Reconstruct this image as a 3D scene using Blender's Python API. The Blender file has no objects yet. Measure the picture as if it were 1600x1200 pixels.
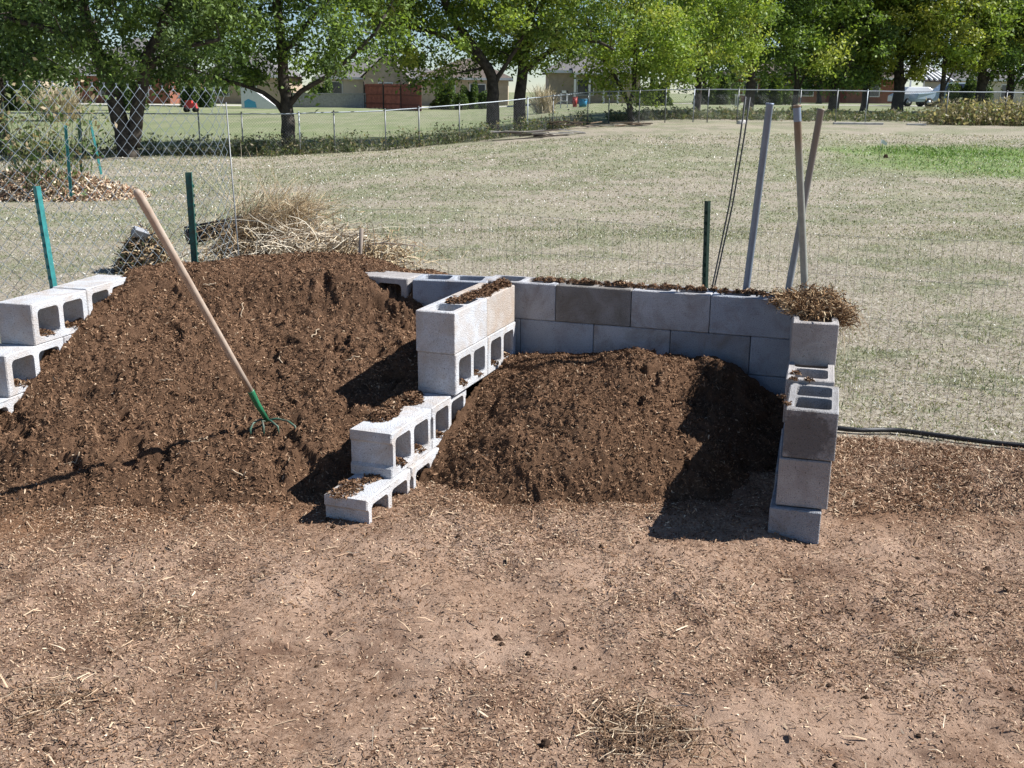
import bpy, math, random
import numpy as np
from mathutils import Vector, Matrix
from mathutils.geometry import tessellate_polygon
R = math.radians
sc = bpy.context.scene
C = sc.collection
rng = np.random.default_rng(7)
random.seed(7)

# ------------------------------------------------------------------ camera, world, sun
PIT, ROLL, CH, FPX = .2682, .0095, 1.729, 1656.
cp, sp = math.cos(PIT), math.sin(PIT)
cr, sr = math.cos(ROLL), math.sin(ROLL)
cam_d = bpy.data.cameras.new('camera'); cam = bpy.data.objects.new('camera', cam_d); C.objects.link(cam)
right = Vector((1, 0, 0)) * cr + Vector((0, sp, cp)) * sr
up = Vector((1, 0, 0)) * -sr + Vector((0, sp, cp)) * cr
back = -Vector((0, cp, -sp))
M = Matrix((right, up, back)).transposed().to_4x4(); M.translation = Vector((0, 0, CH))
cam.matrix_world = M
cam_d.sensor_width = 36; cam_d.lens = FPX / 1600 * 36; cam_d.clip_start = .05; cam_d.clip_end = 3000
sc.camera = cam
SUN_EL, SUN_AZ = R(44.5), R(85.6)
w = bpy.data.worlds.new('World'); sc.world = w; w.use_nodes = True
nt = w.node_tree; bg = nt.nodes['Background']
sky = nt.nodes.new('ShaderNodeTexSky'); sky.sky_type = 'NISHITA'; sky.sun_disc = False
sky.sun_elevation = SUN_EL; sky.sun_rotation = SUN_AZ; sky.air_density = 1.; sky.dust_density = .0; sky.ozone_density = 4; sky.altitude = 1500
nt.links.new(sky.outputs[0], bg.inputs[0]); bg.inputs[1].default_value = .062
sd = bpy.data.lights.new('sun', 'SUN'); sun = bpy.data.objects.new('sun', sd); C.objects.link(sun)
sd.energy = 5; sd.angle = R(.5); sd.color = (1, .975, .94)
sdir = Vector((math.sin(SUN_AZ) * math.cos(SUN_EL), math.cos(SUN_AZ) * math.cos(SUN_EL), math.sin(SUN_EL)))
sun.rotation_euler = sdir.to_track_quat('Z', 'Y').to_euler(); sun.location = (30, 0, 30)
sc.view_settings.view_transform = 'Standard'; sc.view_settings.look = 'None'
sc.view_settings.exposure = .83; sc.view_settings.gamma = 1
sc.cycles.max_bounces = 5; sc.cycles.diffuse_bounces = 3; sc.cycles.transparent_max_bounces = 4

def ray(px, py):
    u, v = (px - 800) / FPX, (600 - py) / FPX
    u, v = u * cr - v * sr, u * sr + v * cr
    return Vector((u, cp + v * sp, -sp + v * cp))
def at(px, py, y):                       # point of the sight line at world depth y
    d = ray(px, py); t = y / d.y
    return Vector((d.x * t, y, CH + d.z * t))
def onz(px, py, z):
    d = ray(px, py); t = (z - CH) / d.z
    return Vector((d.x * t, d.y * t, z))

# ------------------------------------------------------------------ helpers
def vn(x, y, s=0, _t={}):
    if s not in _t: _t[s] = np.random.default_rng(100 + s).random((256, 256))
    t = _t[s]; xi = np.floor(x).astype(int); yi = np.floor(y).astype(int)
    fx = x - xi; fy = y - yi; fx = fx * fx * (3 - 2 * fx); fy = fy * fy * (3 - 2 * fy)
    a = t[xi & 255, yi & 255]; b = t[(xi + 1) & 255, yi & 255]; c = t[xi & 255, (yi + 1) & 255]; d = t[(xi + 1) & 255, (yi + 1) & 255]
    return (a * (1 - fx) + b * fx) * (1 - fy) + (c * (1 - fx) + d * fx) * fy
def fbm(x, y, s=0, o=4, g=.5):
    r = 0; a = 1; n = 0
    for i in range(o):
        r = r + a * vn(x * 2 ** i + 7.3 * i, y * 2 ** i - 3.1 * i, s + i); n += a; a *= g
    return r / n
def smooth(a, b, x):
    t = np.clip((x - a) / (b - a), 0, 1); return t * t * (3 - 2 * t)
def tag(o, label=None, cat=None, group=None, kind=None):
    if label: o['label'] = label
    if cat: o['category'] = cat
    if group: o['group'] = group
    if kind: o['kind'] = kind
    return o
def empty(name, loc, label, cat, group=None):
    o = bpy.data.objects.new(name, None); o.empty_display_size = .1; o.location = loc; C.objects.link(o)
    return tag(o, label, cat, group)
def mesh_np(name, V, F, mat, parent=None, col=None, smooth_=False, zone=None, patch_=None):
    V = np.asarray(V, dtype=np.float32).reshape(-1, 3); F = np.asarray(F, dtype=np.int32)
    me = bpy.data.meshes.new(name); me.vertices.add(len(V)); me.vertices.foreach_set('co', V.ravel())
    k = F.shape[1]; me.loops.add(F.size); me.loops.foreach_set('vertex_index', F.ravel())
    me.polygons.add(len(F)); me.polygons.foreach_set('loop_start', np.arange(0, F.size, k, dtype=np.int32))
    me.polygons.foreach_set('use_smooth', np.full(len(F), smooth_))
    for nm, c in (('Col', col), ('Zone', zone), ('Patch', patch_)):
        if c is not None:
            at_ = me.color_attributes.new(nm, 'FLOAT_COLOR', 'POINT')
            c4 = np.ones((len(V), 4), np.float32); c4[:, :3] = c; at_.data.foreach_set('color', c4.ravel())
    me.update(calc_edges=True); me.validate()
    me.materials.append(mat)
    o = bpy.data.objects.new(name, me); C.objects.link(o)
    if parent: o.parent = parent; o.matrix_parent_inverse = Matrix.Identity(4)
    return o
class MB:                                # collects shapes, links them as one mesh
    def __init__(s): s.v = []; s.f = []; s.sm = []
    def add(s, vs, fs, sm=False):
        n = len(s.v); s.v += [tuple(v) for v in vs]; s.f += [tuple(i + n for i in f) for f in fs]; s.sm += [sm] * len(fs); return s
    def box(s, c, h, rz=0, M=None, taper=1.):
        c = Vector(c); ro = M if M else Matrix.Rotation(rz, 3, 'Z'); vs = []
        for z in (-1, 1):
            t = taper if z > 0 else 1
            for x, y in ((-1, -1), (1, -1), (1, 1), (-1, 1)): vs.append(c + ro @ Vector((x * h[0] * t, y * h[1] * t, z * h[2])))
        return s.add(vs, [(3, 2, 1, 0), (4, 5, 6, 7), (0, 1, 5, 4), (1, 2, 6, 5), (2, 3, 7, 6), (3, 0, 4, 7)])
    def tube(s, pts, rad, n=6, cap=True, sm=True):
        pts = [Vector(p) for p in pts]
        if not hasattr(rad, '__len__'): rad = [rad] * len(pts)
        vs = []; u = None
        for i, p in enumerate(pts):
            t = (pts[min(i + 1, len(pts) - 1)] - pts[max(i - 1, 0)])
            t = t.normalized() if t.length > 1e-9 else Vector((0, 0, 1))
            if u is None: u = t.orthogonal().normalized()
            else:
                u = u - t * u.dot(t); u = u.normalized() if u.length > 1e-6 else t.orthogonal().normalized()
            v = t.cross(u)
            for k in range(n):
                a = 2 * math.pi * k / n; vs.append(p + (u * math.cos(a) + v * math.sin(a)) * rad[i])
        fs = []
        for i in range(len(pts) - 1):
            for k in range(n): fs.append((i * n + k, i * n + (k + 1) % n, (i + 1) * n + (k + 1) % n, (i + 1) * n + k))
        if cap: fs.append(tuple(range(n - 1, -1, -1))); fs.append(tuple(range((len(pts) - 1) * n, len(pts) * n)))
        return s.add(vs, fs, sm)
    def build(s, name, mat, parent=None, bevel=0):
        me = bpy.data.meshes.new(name); me.from_pydata(s.v, [], s.f); me.update()
        me.polygons.foreach_set('use_smooth', s.sm); me.materials.append(mat)
        o = bpy.data.objects.new(name, me); C.objects.link(o)
        if parent: o.parent = parent
        if bevel:
            m = o.modifiers.new('bevel', 'BEVEL'); m.width = bevel; m.segments = 2; m.limit_method = 'ANGLE'
        return o
def quads(P, A, B, bend=None):           # many leaf / chip quads: centre P, half axes A (long) and B (short)
    n = len(P)
    if bend is None:
        V = np.stack([P - A - B * .6, P - A * .1 + -B, P + A, P - A * .1 + B], 1)
        return V.reshape(-1, 3), np.arange(4 * n).reshape(n, 4)
    V = np.stack([P - A - B - bend, P - A + B - bend, P - B + bend, P + B + bend, P + A - B * .5 - bend, P + A + B * .5 - bend], 1).reshape(-1, 3)
    i = np.arange(n)[:, None] * 6
    return V, np.concatenate([i + np.array([[0, 2, 3, 1]]), i + np.array([[2, 4, 5, 3]])])
def rdirs(n, flat=1.):
    d = rng.normal(size=(n, 3)); d[:, 2] *= flat; return d / np.linalg.norm(d, axis=1)[:, None]

# ------------------------------------------------------------------ materials
def newmat(name, rough=.9, spec=.2):
    m = bpy.data.materials.new(name); m.use_nodes = True; b = m.node_tree.nodes['Principled BSDF']
    b.inputs['Roughness'].default_value = rough; b.inputs['Specular IOR Level'].default_value = spec
    return m, m.node_tree, b
class N:                                 # small node shorthand
    def __init__(s, t): s.t = t
    def n(s, k, **kw):
        o = s.t.nodes.new(k)
        for a, v in kw.items(): setattr(o, a, v)
        return o
    def noise(s, scale, det=4, rough=.55, co=None, dist=0):
        o = s.n('ShaderNodeTexNoise'); o.inputs['Scale'].default_value = scale; o.inputs['Detail'].default_value = det
        o.inputs['Roughness'].default_value = rough; o.inputs['Distortion'].default_value = dist
        if co is not None: s.t.links.new(co, o.inputs['Vector'])
        return o.outputs[0]
    def ramp(s, f, stops):
        o = s.n('ShaderNodeValToRGB'); s.t.links.new(f, o.inputs[0]); e = o.color_ramp.elements
        while len(e) < len(stops): e.new(.5)
        for i, (p, c) in enumerate(stops): e[i].position = p; e[i].color = (*c, 1) if len(c) == 3 else c
        return o.outputs[0]
    def mix(s, f, a, b, mode='MIX'):
        o = s.n('ShaderNodeMix', data_type='RGBA', blend_type=mode)
        for i, v in ((0, f), (6, a), (7, b)):
            if hasattr(v, 'links'): s.t.links.new(v, o.inputs[i])
            else: o.inputs[i].default_value = v if i == 0 else (*v, 1)
        return o.outputs[2]
    def bump(s, h, st, dist, bsdf):
        o = s.n('ShaderNodeBump'); o.inputs['Strength'].default_value = st; o.inputs['Distance'].default_value = dist
        s.t.links.new(h, o.inputs['Height']); s.t.links.new(o.outputs[0], bsdf.inputs['Normal'])
def plain(name, c, rough=.7, spec=.3, metal=0, var=.25, scale=8, c2=None, bump=0, bs=40):
    m, t, b = newmat(name, rough, spec); k = N(t); b.inputs['Metallic'].default_value = metal
    co = k.n('ShaderNodeTexCoord').outputs['Object']
    c2 = c2 or tuple(x * (1 - var * 1.6) for x in c)
    t.links.new(k.ramp(k.noise(scale, 5, .6, co), [(.3, c2), (.7, c)]), b.inputs['Base Color'])
    if bump: k.bump(k.noise(bs, 5, .6, co), bump, .01, b)
    return m
def colmat(name, rough=.9, spec=.15, trans=0, bump=0):
    m, t, b = newmat(name, rough, spec); k = N(t)
    a = k.n('ShaderNodeVertexColor', layer_name='Col').outputs[0]
    t.links.new(a, b.inputs['Base Color'])
    if trans:
        tr = k.n('ShaderNodeBsdfTranslucent'); mx = k.n('ShaderNodeMixShader'); mx.inputs[0].default_value = trans
        t.links.new(k.mix(1, a, (1.25, 1.25, .7), 'MULTIPLY'), tr.inputs[0])
        t.links.new(b.outputs[0], mx.inputs[1]); t.links.new(tr.outputs[0], mx.inputs[2])
        t.links.new(mx.outputs[0], t.nodes['Material Output'].inputs[0])
    return m
def concrete(name, c, stain=(.2, .15, .11), amt=.3, blob=None):
    m, t, b = newmat(name, .93, .15); k = N(t)
    tc = k.n('ShaderNodeTexCoord').outputs['Object']; oi = k.n('ShaderNodeObjectInfo')
    add = k.n('ShaderNodeVectorMath', operation='ADD'); mul = k.n('ShaderNodeVectorMath', operation='SCALE')
    comb = k.n('ShaderNodeCombineXYZ'); t.links.new(oi.outputs['Random'], comb.inputs[0]); t.links.new(oi.outputs['Random'], comb.inputs[2])
    t.links.new(comb.outputs[0], mul.inputs[0]); mul.inputs['Scale'].default_value = 37
    t.links.new(tc, add.inputs[0]); t.links.new(mul.outputs[0], add.inputs[1]); co = add.outputs[0]
    base = k.ramp(k.noise(5, 6, .6, co), [(.3, tuple(x * .8 for x in c)), (.7, tuple(min(1, x * 1.12) for x in c))])
    grain = k.ramp(k.noise(260, 3, .6, co), [(.32, (.62, .6, .58)), (.5, (1, 1, 1)), (.72, (1.12, 1.12, 1.12))])
    base = k.mix(1, base, grain, 'MULTIPLY')
    st = k.ramp(k.noise(7, 7, .68, co, .6), [(.62 - amt, (0, 0, 0)), (.95 - amt * .8, (1, 1, 1))])
    base = k.mix(st, base, stain)
    if blob:
        g = k.n('ShaderNodeVectorMath', operation='DISTANCE'); t.links.new(tc, g.inputs[0]); g.inputs[1].default_value = blob[:3]
        ma = k.n('ShaderNodeMath', operation='MULTIPLY_ADD'); t.links.new(k.noise(30, 5, .7, co), ma.inputs[0]); ma.inputs[1].default_value = -.17
        t.links.new(g.outputs['Value'], ma.inputs[2])
        base = k.mix(k.ramp(ma.outputs[0], [(0, (.75, .75, .75)), (.03, (0, 0, 0))]), base, (.1, .09, .085))
    t.links.new(base, b.inputs['Base Color'])
    pits = k.ramp(k.noise(150, 2, .5, co), [(.3, (.35, .34, .33)), (.36, (1, 1, 1))]); base = k.mix(.8, base, pits, 'MULTIPLY'); t.links.new(base, b.inputs['Base Color'])
    vo = k.n('ShaderNodeTexVoronoi'); vo.inputs['Scale'].default_value = 170; t.links.new(co, vo.inputs['Vector'])
    h = k.mix(.5, k.noise(220, 5, .7, co), vo.outputs[0])
    k.bump(h, .8, .005, b)
    return m
MC = dict(
    grey=concrete('concrete_grey', (.45, .455, .475), amt=.16),
    pale=concrete('concrete_pale', (.53, .545, .57), amt=.2, stain=(.4, .32, .25)),
    blue=concrete('concrete_blue_grey', (.38, .41, .46), amt=.13),
    brown=concrete('concrete_brown', (.33, .32, .31), amt=.33, stain=(.17, .145, .12)),
    tan=concrete('concrete_tan', (.5, .47, .44), amt=.3, stain=(.36, .27, .2)),
    dark=concrete('concrete_dark', (.31, .33, .36), amt=.2),
    blob=concrete('concrete_blotched', (.34, .34, .35), amt=.25, stain=(.2, .18, .16), blob=(0, .12, .09, .1)),
    lgrey=concrete('concrete_light', (.43, .41, .4), amt=.22, stain=(.25, .22, .2)))
m_chip = colmat('mulch_chip', .92, .1)
m_leaf = colmat('leaf', .55, .35, trans=.35)
m_grass = colmat('dry_grass', .6, .3, trans=.25)
def soil(name, dk, lt, sc_=60):
    m, t, b = newmat(name, .97, .08); k = N(t); co = k.n('ShaderNodeNewGeometry').outputs['Position']
    f = k.noise(sc_, 6, .7, co); g = k.noise(5, 5, .6, co)
    c = k.ramp(f, [(.3, dk), (.55, tuple((a + b_) / 2 for a, b_ in zip(dk, lt))), (.75, lt)])
    c = k.mix(k.ramp(g, [(.35, (0, 0, 0)), (.7, (.6, .6, .6))]), c, tuple(x * .55 for x in dk))
    t.links.new(c, b.inputs['Base Color'])
    k.bump(k.noise(sc_ * 2, 6, .75, co), .9, .012, b)
    return m
m_heap = soil('compost', (.085, .046, .027), (.28, .168, .103), 130)
m_heap2 = soil('compost_fine', (.085, .046, .027), (.27, .162, .098), 160)
m_bark = plain('bark', (.1, .085, .07), .95, .1, var=.4, scale=7, c2=(.03, .026, .023), bump=1., bs=14)
m_galv = plain('galvanised_steel', (.42, .46, .5), .5, .5, metal=.35, var=.2, scale=14)
m_wire = plain('galvanised_wire', (.36, .42, .47), .4, .5, metal=.3, var=.1)
m_wire_dk = plain('weathered_wire', (.22, .23, .24), .5, .4, metal=.4, var=.1)
m_green = plain('green_paint', (.02, .15, .13), .55, .4, scale=45, c2=(.05, .07, .05))
m_teal = plain('teal_paint', (.04, .3, .29), .5, .4, scale=35, c2=(.03, .15, .15))
m_dkgreen = plain('dark_green_paint', (.02, .05, .035), .6, .3, scale=20)
m_ferrule = plain('green_enamel', (.01, .2, .09), .45, .5, scale=60, c2=(.04, .12, .06))
m_tine = plain('green_tine', (.03, .12, .08), .5, .4, scale=60, c2=(.1, .08, .06))
m_wood = plain('ash_wood', (.45, .38, .31), .6, .3, scale=16, c2=(.33, .24, .18))
m_stick = plain('weathered_stick', (.36, .3, .25), .9, .1, scale=20)
m_hose = plain('black_rubber', (.02, .021, .024), .5, .4, scale=20)
m_white = plain('white_paint', (.75, .75, .74), .5, .4, scale=5, var=.08)
m_glass = plain('window_glass', (.05, .06, .08), .1, .8, var=.1)
m_tyre = plain('tyre_rubber', (.02, .02, .02), .8, .2)

# ------------------------------------------------------------------ ground
XF = np.array([-30, -7, -4.2, -1.8, .5, 3, 7, 30])
Z34 = np.array([-.3, -.21, -.1, .1, .3, .5, .62, .62])
Z60 = np.array([.15, .15, .2, .3, .5, .7, .9, .9])
Z80 = np.array([.5, .5, .5, .55, .7, .9, 1., 1.])
def gbase(x, y):
    a = np.interp(x, XF, Z34); b = np.interp(x, XF, Z60); c = np.interp(x, XF, Z80)
    z = .09 + (a - .09) * np.clip((y - 7) / 29, 0, 1)
    z = np.where(y > 36, a + (b - a) * np.clip((y - 36) / 22, 0, 1), z)
    z = np.where(y > 58, b + (c - b) * np.clip((y - 58) / 22, 0, 1), z)
    return z + np.maximum(y - 80, 0) * .0012
def mulch_mask(x, y):                    # bare mulch in front, grass behind hose and walls
    edge = np.interp(x, [-6, -2.6, -2.2, -1, 1.6, 2.5, 4, 8], [4.3, 4.4, 5.0, 5.5, 5.02, 4.84, 4.6, 4.2])
    e = edge + (fbm(x * 3, y * 3, 40) - .5) * .18
    return smooth(.04, -.05, y - e)
def ground_z(x, y):
    z = gbase(x, y); mm = mulch_mask(x, y)
    z = z - .03 * smooth(.6, 1.3, x) * smooth(4.4, 3.6, y)
    z = z + mm * (.11 * np.exp(-((x - 2.15) / .8) ** 2 - ((y - 4.33) / .3) ** 2))      # mulch mound at right
    z = z + mm * ((fbm(x * 5, y * 5, 3, 3) - .5) * .05 + (fbm(x * 22, y * 22, 8, 3) - .5) * .016)
    near = smooth(14, 6, y)
    z = z + (1 - mm) * (fbm(x * 1.5, y * 1.5, 20, 4) - .5) * .05 * (1 + near * .2)
    return z
def patchf(x, y):                        # wear of the lawn: 0 bare straw .. 1 living grass
    w_ = (fbm(x * .5, y * .5, 120, 3) - .5) * 1.2
    a = fbm(x * .5 + w_, y * .8 + w_, 121, 5, .6); b_ = fbm(x * 2.1, y * 2.9, 122, 4, .6)
    return smooth(.42, .55, a * .6 + b_ * .4 + .01 * smooth(9, 22, y))
def axis(fine0, fine1, step, far, g):
    a = list(np.arange(fine0, fine1, step)); s = step; v = a[-1]
    while v < far: s *= g; v += s; a.append(v)
    s = step; v = a[0]; pre = []
    lo = -far if fine0 < 0 else -20
    while v > lo: s *= g; v -= s; pre.append(v)
    return np.array(pre[::-1] + a)
gx = axis(-2.9, 2.9, .0125, 900, 1.045); gy = axis(2.0, 5.3, .0125, 1500, 1.035)
X, Y = np.meshgrid(gx, gy); Z = ground_z(X, Y)
n1, n0 = X.shape
idx = np.arange(n1 * n0).reshape(n1, n0)
F = np.stack([idx[:-1, :-1], idx[:-1, 1:], idx[1:, 1:], idx[1:, :-1]], -1).reshape(-1, 4)
zr = mulch_mask(X, Y)
dgp = ((X - 10.8) / 3.0) ** 2 + ((Y - 25.6) / 2.6) ** 2; dg2 = ((X - 12) / 5) ** 2 + ((Y - 23) / 5) ** 2
green = np.maximum(.9 * smooth(2.2, .2, dgp + (fbm(X * .8, Y * .8, 55) - .5) * 1.6), .75 * smooth(1.6, .3, dg2 + (fbm(X * .6, Y * .6, 56) - .5)))
beyond = smooth(0, 2.5, Y - np.interp(X, [-40, -7, -2, 3, 4, 40], [35, 35, 38, 44, 45, 50]))
green = np.maximum(green, .13 * smooth(.42, .62, fbm(X * .35, Y * .6, 58, 3)) * smooth(9, 16, Y)); green = np.maximum(green, beyond * (.2 + .4 * fbm(X * .1, Y * .3, 57)))
zoneb = smooth(0, .6, Y - 87 + X * .02) * smooth(93.5, 92.5, Y + X * .02)
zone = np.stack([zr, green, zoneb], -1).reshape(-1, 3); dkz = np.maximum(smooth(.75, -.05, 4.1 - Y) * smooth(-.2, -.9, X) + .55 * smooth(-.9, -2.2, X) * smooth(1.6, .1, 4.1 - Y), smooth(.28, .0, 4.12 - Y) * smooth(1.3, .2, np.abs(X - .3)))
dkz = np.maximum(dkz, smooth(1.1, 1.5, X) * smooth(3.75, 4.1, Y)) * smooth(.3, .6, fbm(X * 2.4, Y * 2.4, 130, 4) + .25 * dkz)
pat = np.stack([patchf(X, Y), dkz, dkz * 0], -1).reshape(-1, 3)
m, t, b = newmat('ground', .96, .1); k = N(t); co = k.n('ShaderNodeNewGeometry').outputs['Position']
za = k.n('ShaderNodeVertexColor', layer_name='Zone').outputs[0]; sepz = k.n('ShaderNodeSeparateColor'); t.links.new(za, sepz.inputs[0])
f1 = k.noise(75, 6, .72, co)
mul_c = k.ramp(f1, [(.28, (.13, .077, .048)), (.5, (.3, .195, .133)), (.72, (.46, .33, .24))])
mul_c = k.mix(k.ramp(k.noise(1.7, 5, .6, co), [(.42, (0, 0, 0)), (.6, (.8, .8, .8))]), mul_c, (.4, .28, .205))
mul_c = k.mix(k.ramp(k.noise(4.5, 5, .65, co), [(.5, (0, 0, 0)), (.66, (.85, .85, .85))]), mul_c, (.15, .088, .058))
fA = k.noise(28, 7, .75, co); fB = k.noise(.55, 5, .62, co); fC = k.noise(3.2, 6, .7, co)
g1 = k.ramp(fA, [(.36, (.08, .08, .05)), (.5, (.22, .205, .15)), (.64, (.44, .41, .33))])
g2 = k.ramp(fA, [(.34, (.05, .07, .03)), (.5, (.13, .165, .07)), (.68, (.28, .31, .17))])
gcol = k.mix(k.ramp(fC, [(.42, (0, 0, 0)), (.58, (.8, .8, .8))]), g1, g2)
pa = k.n('ShaderNodeVertexColor', layer_name='Patch').outputs[0]; gcol = k.mix(k.ramp(k.mix(1, pa, (1, 0, 0), 'MULTIPLY'), [(.05, (.9, .9, .9)), (.3, (0, 0, 0))]), gcol, k.ramp(fA, [(.34, (.15, .115, .085)), (.62, (.45, .405, .33))]))
grn = k.ramp(k.noise(9, 6, .7, co), [(.3, (.07, .13, .03)), (.7, (.2, .3, .08))])
gcol = k.mix(sepz.outputs[1], gcol, grn)
gcol = k.mix(sepz.outputs[2], gcol, (.5, .47, .43))
sepp = k.n('ShaderNodeSeparateColor'); t.links.new(pa, sepp.inputs[0])
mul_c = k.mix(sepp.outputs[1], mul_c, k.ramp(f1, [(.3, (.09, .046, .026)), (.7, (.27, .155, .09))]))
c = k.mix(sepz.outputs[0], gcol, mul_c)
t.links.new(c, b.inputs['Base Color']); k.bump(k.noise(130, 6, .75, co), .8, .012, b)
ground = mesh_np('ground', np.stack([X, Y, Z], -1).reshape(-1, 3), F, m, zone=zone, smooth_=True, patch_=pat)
tag(ground, kind='structure')

# ------------------------------------------------------------------ compost heaps
def table(x, y, ys, xl, xr, T):
    s = np.clip((x - xl(y)) / (xr(y) - xl(y)), 0, 1); T = np.array(T); nc = T.shape[1]
    fy = np.interp(y, ys, np.arange(len(ys))); fx = s * (nc - 1)
    i = np.clip(np.floor(fy).astype(int), 0, len(ys) - 2); j = np.clip(np.floor(fx).astype(int), 0, nc - 2)
    a = fy - i; c_ = fx - j; c_ = c_ * c_ * (3 - 2 * c_)
    return (T[i, j] * (1 - c_) + T[i, j + 1] * c_) * (1 - a) + (T[i + 1, j] * (1 - c_) + T[i + 1, j + 1] * c_) * a
lwall = lambda y: -2.207 + .28 * (y - 4.758)
mwl = lambda y: -.442 + .368 * (y - 4.724)
mwr = lambda y: -.26 + .368 * (y - 4.657)
rwall = lambda y: 1.012 + .28 * (y - 3.82)
def worley(x, y, s, ang=.6, _t={}):
    if s not in _t: _t[s] = np.random.default_rng(900 + s).random((3, 128, 128))
    t = _t[s]; c_, s_ = math.cos(ang), math.sin(ang); u = x * c_ - y * s_; v = x * s_ + y * c_
    iu = np.floor(u).astype(int); iv = np.floor(v).astype(int); best = np.full(np.shape(u), 9.)
    for a in (-1, 0, 1):
        for b_ in (-1, 0, 1):
            j, k_ = (iu + a) & 127, (iv + b_) & 127
            d = (u - iu - a - t[0][j, k_]) ** 2 + (v - iv - b_ - t[1][j, k_]) ** 2; d = d * (.75 + .7 * t[2][j, k_]); best = np.minimum(best, d)
    return np.clip(1 - best * 1.3, 0, 1)
def clods(x, y, s):
    wx = x + (fbm(x * 7, y * 7, s + 60, 3) - .5) * .09; wy = y + (fbm(y * 7, x * 7, s + 70, 3) - .5) * .09
    ca, sa = .83, .557; rx, ry = wx * ca - wy * sa, wx * sa + wy * ca
    big = fbm(rx * 3.1, ry * 3.6, s + 30, 5, .55); pit = fbm(ry * 6.5 + 9, rx * 7.5, s + 40, 4, .6)
    m_ = smooth(.35, .6, fbm(wx * 2.3, wy * 2.3, s + 80, 2))
    z = (big - .5) * .12 - .042 * smooth(.57, .66, pit) * m_ - .02 * smooth(.5, .53, vn(rx * 4.2, ry * 5.5, s + 51)) * (1 - m_)
    z = z + .018 * (worley(wx * 14, wy * 14, s, .5) - .5) * (.2 + .9 * m_) + .013 * (worley(wx * 32, wy * 32, s + 1, 1.1) - .5) + .009 * (worley(x * 64, y * 64, s + 2, .2) - .5)
    return z + .01 * (fbm(rx * 50, ry * 50, s + 90, 3) - .5)
def clods_old(x, y, s):
    wx = x + (fbm(x * 4, y * 4, s + 60) - .5) * .12; wy = y + (fbm(x * 4, y * 4, s + 70) - .5) * .12
    a = np.abs(fbm(wx * 5, wy * 5, s, 2) - .5) * 2; b_ = np.abs(vn(wx * 17, wy * 17, s + 5) - .5) * 2; c_ = np.abs(vn(wx * 44, wy * 44, s + 9) - .5) * 2
    return .12 * (np.sqrt(a + .01) - .5) + .055 * (np.sqrt(b_ + .01) - .62) + .024 * (np.sqrt(c_ + .01) - .65) + .008 * (vn(wx * 90, wy * 90, s + 11) - .5)
YL = [3.6, 3.95, 4.1, 4.25, 4.5, 4.8, 5.1, 5.4, 5.54, 5.62, 5.9, 6.1, 6.3]
TL = [[-.05, .0, -.05, -.1, -.15], [.05, .1, .05, .0, -.05], [.1, .16, .12, .14, .04], [.16, .23, .21, .22, .12], [.28, .34, .33, .31, .27], [.45, .46, .44, .43, .37],
      [.62, .57, .53, .52, .45], [.73, .69, .62, .59, .50], [.78, .77, .75, .71, .53], [.80, .79, .79, .73, .54], [.80, .83, .83, .76, .55], [.77, .82, .81, .68, .5], [.0, .0, .0, .0, .0]]
def hL(x, y, clod=True):
    z = table(x, y, YL, lwall, mwl, TL)
    if clod: z = z + clods(x, y, 0) * smooth(3.8, 4.2, y) * (1 - .6 * smooth(5.58, 5.7, y)) + (fbm(x * 30, y * 30, 90, 3) - .5) * .012
    z = z - 1.6 * np.clip(lwall(y) - .05 - x, 0, .6)
    over = x - mwl(y) - .04
    return z - 3 * np.clip(over, 0, .4)
YR = [3.75, 4.0, 4.1, 4.2, 4.35, 4.6, 4.85, 5.05, 5.25, 5.5, 5.7]
TR = [[0] * 5, [.02, .01, .02, .0, -.03], [.03, .06, .07, .04, .0], [.07, .14, .17, .11, .04], [.12, .26, .29, .21, .09], [.22, .36, .41, .31, .17], [.33, .43, .49, .42, .27],
      [.39, .455, .50, .48, .34], [.42, .44, .47, .47, .4], [.37, .4, .42, .4, .36], [0] * 5]
def hR(x, y, clod=True):
    z = table(x, y, YR, mwr, rwall, TR)
    if clod: z = z + clods(x, y, 20) * .8 * smooth(3.9, 4.15, y) + (fbm(x * 40, y * 40, 95, 3) - .5) * .012
    z = z - 3 * np.clip(mwr(y) - .03 - x, 0, .4) - 3 * np.clip(x - rwall(y) - .03, 0, .4)
    return z - 4 * np.clip(y - (5.36 - .33 * x) - .05, 0, .3)
def chips(fn, n, box, lmin, lmax, wid, tilt, pal, wts, keep=None, lift=.004, power=2.2):
    x = rng.uniform(box[0], box[1], n); y = rng.uniform(box[2], box[3], n)
    if keep is not None: s = keep(x, y); x = x[s]; y = y[s]; n = len(x)
    e = .012; z = fn(x, y); zx = (fn(x + e, y) - z) / e; zy = (fn(x, y + e) - z) / e
    nr = np.stack([-zx, -zy, np.ones(n)], 1); nr /= np.linalg.norm(nr, axis=1)[:, None]
    d = rdirs(n); d -= nr * (d * nr).sum(1)[:, None]; d /= np.linalg.norm(d, axis=1)[:, None]
    d += nr * rng.normal(0, tilt, n)[:, None]; d /= np.linalg.norm(d, axis=1)[:, None]
    bb = np.cross(nr, d) + nr * rng.normal(0, .5, n)[:, None]; bb /= np.linalg.norm(bb, axis=1)[:, None]
    L = (lmin + (lmax - lmin) * rng.random(n) ** power) * .5; W = rng.uniform(*wid, n) * .5
    P = np.stack([x, y, z + lift * rng.random(n)], 1) + nr * (np.abs(d * nr).sum(1) * L * .3)[:, None]
    V, Fq = quads(P, d * L[:, None], bb * W[:, None], bend=nr * (L * rng.normal(0, .12, n))[:, None])
    pal = np.array(pal); ci = rng.choice(len(pal), n, p=np.array(wts) / sum(wts)); col = pal[ci] * rng.uniform(.7, 1.25, (n, 1))
    return V, Fq, np.repeat(col, 6, 0)
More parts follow.
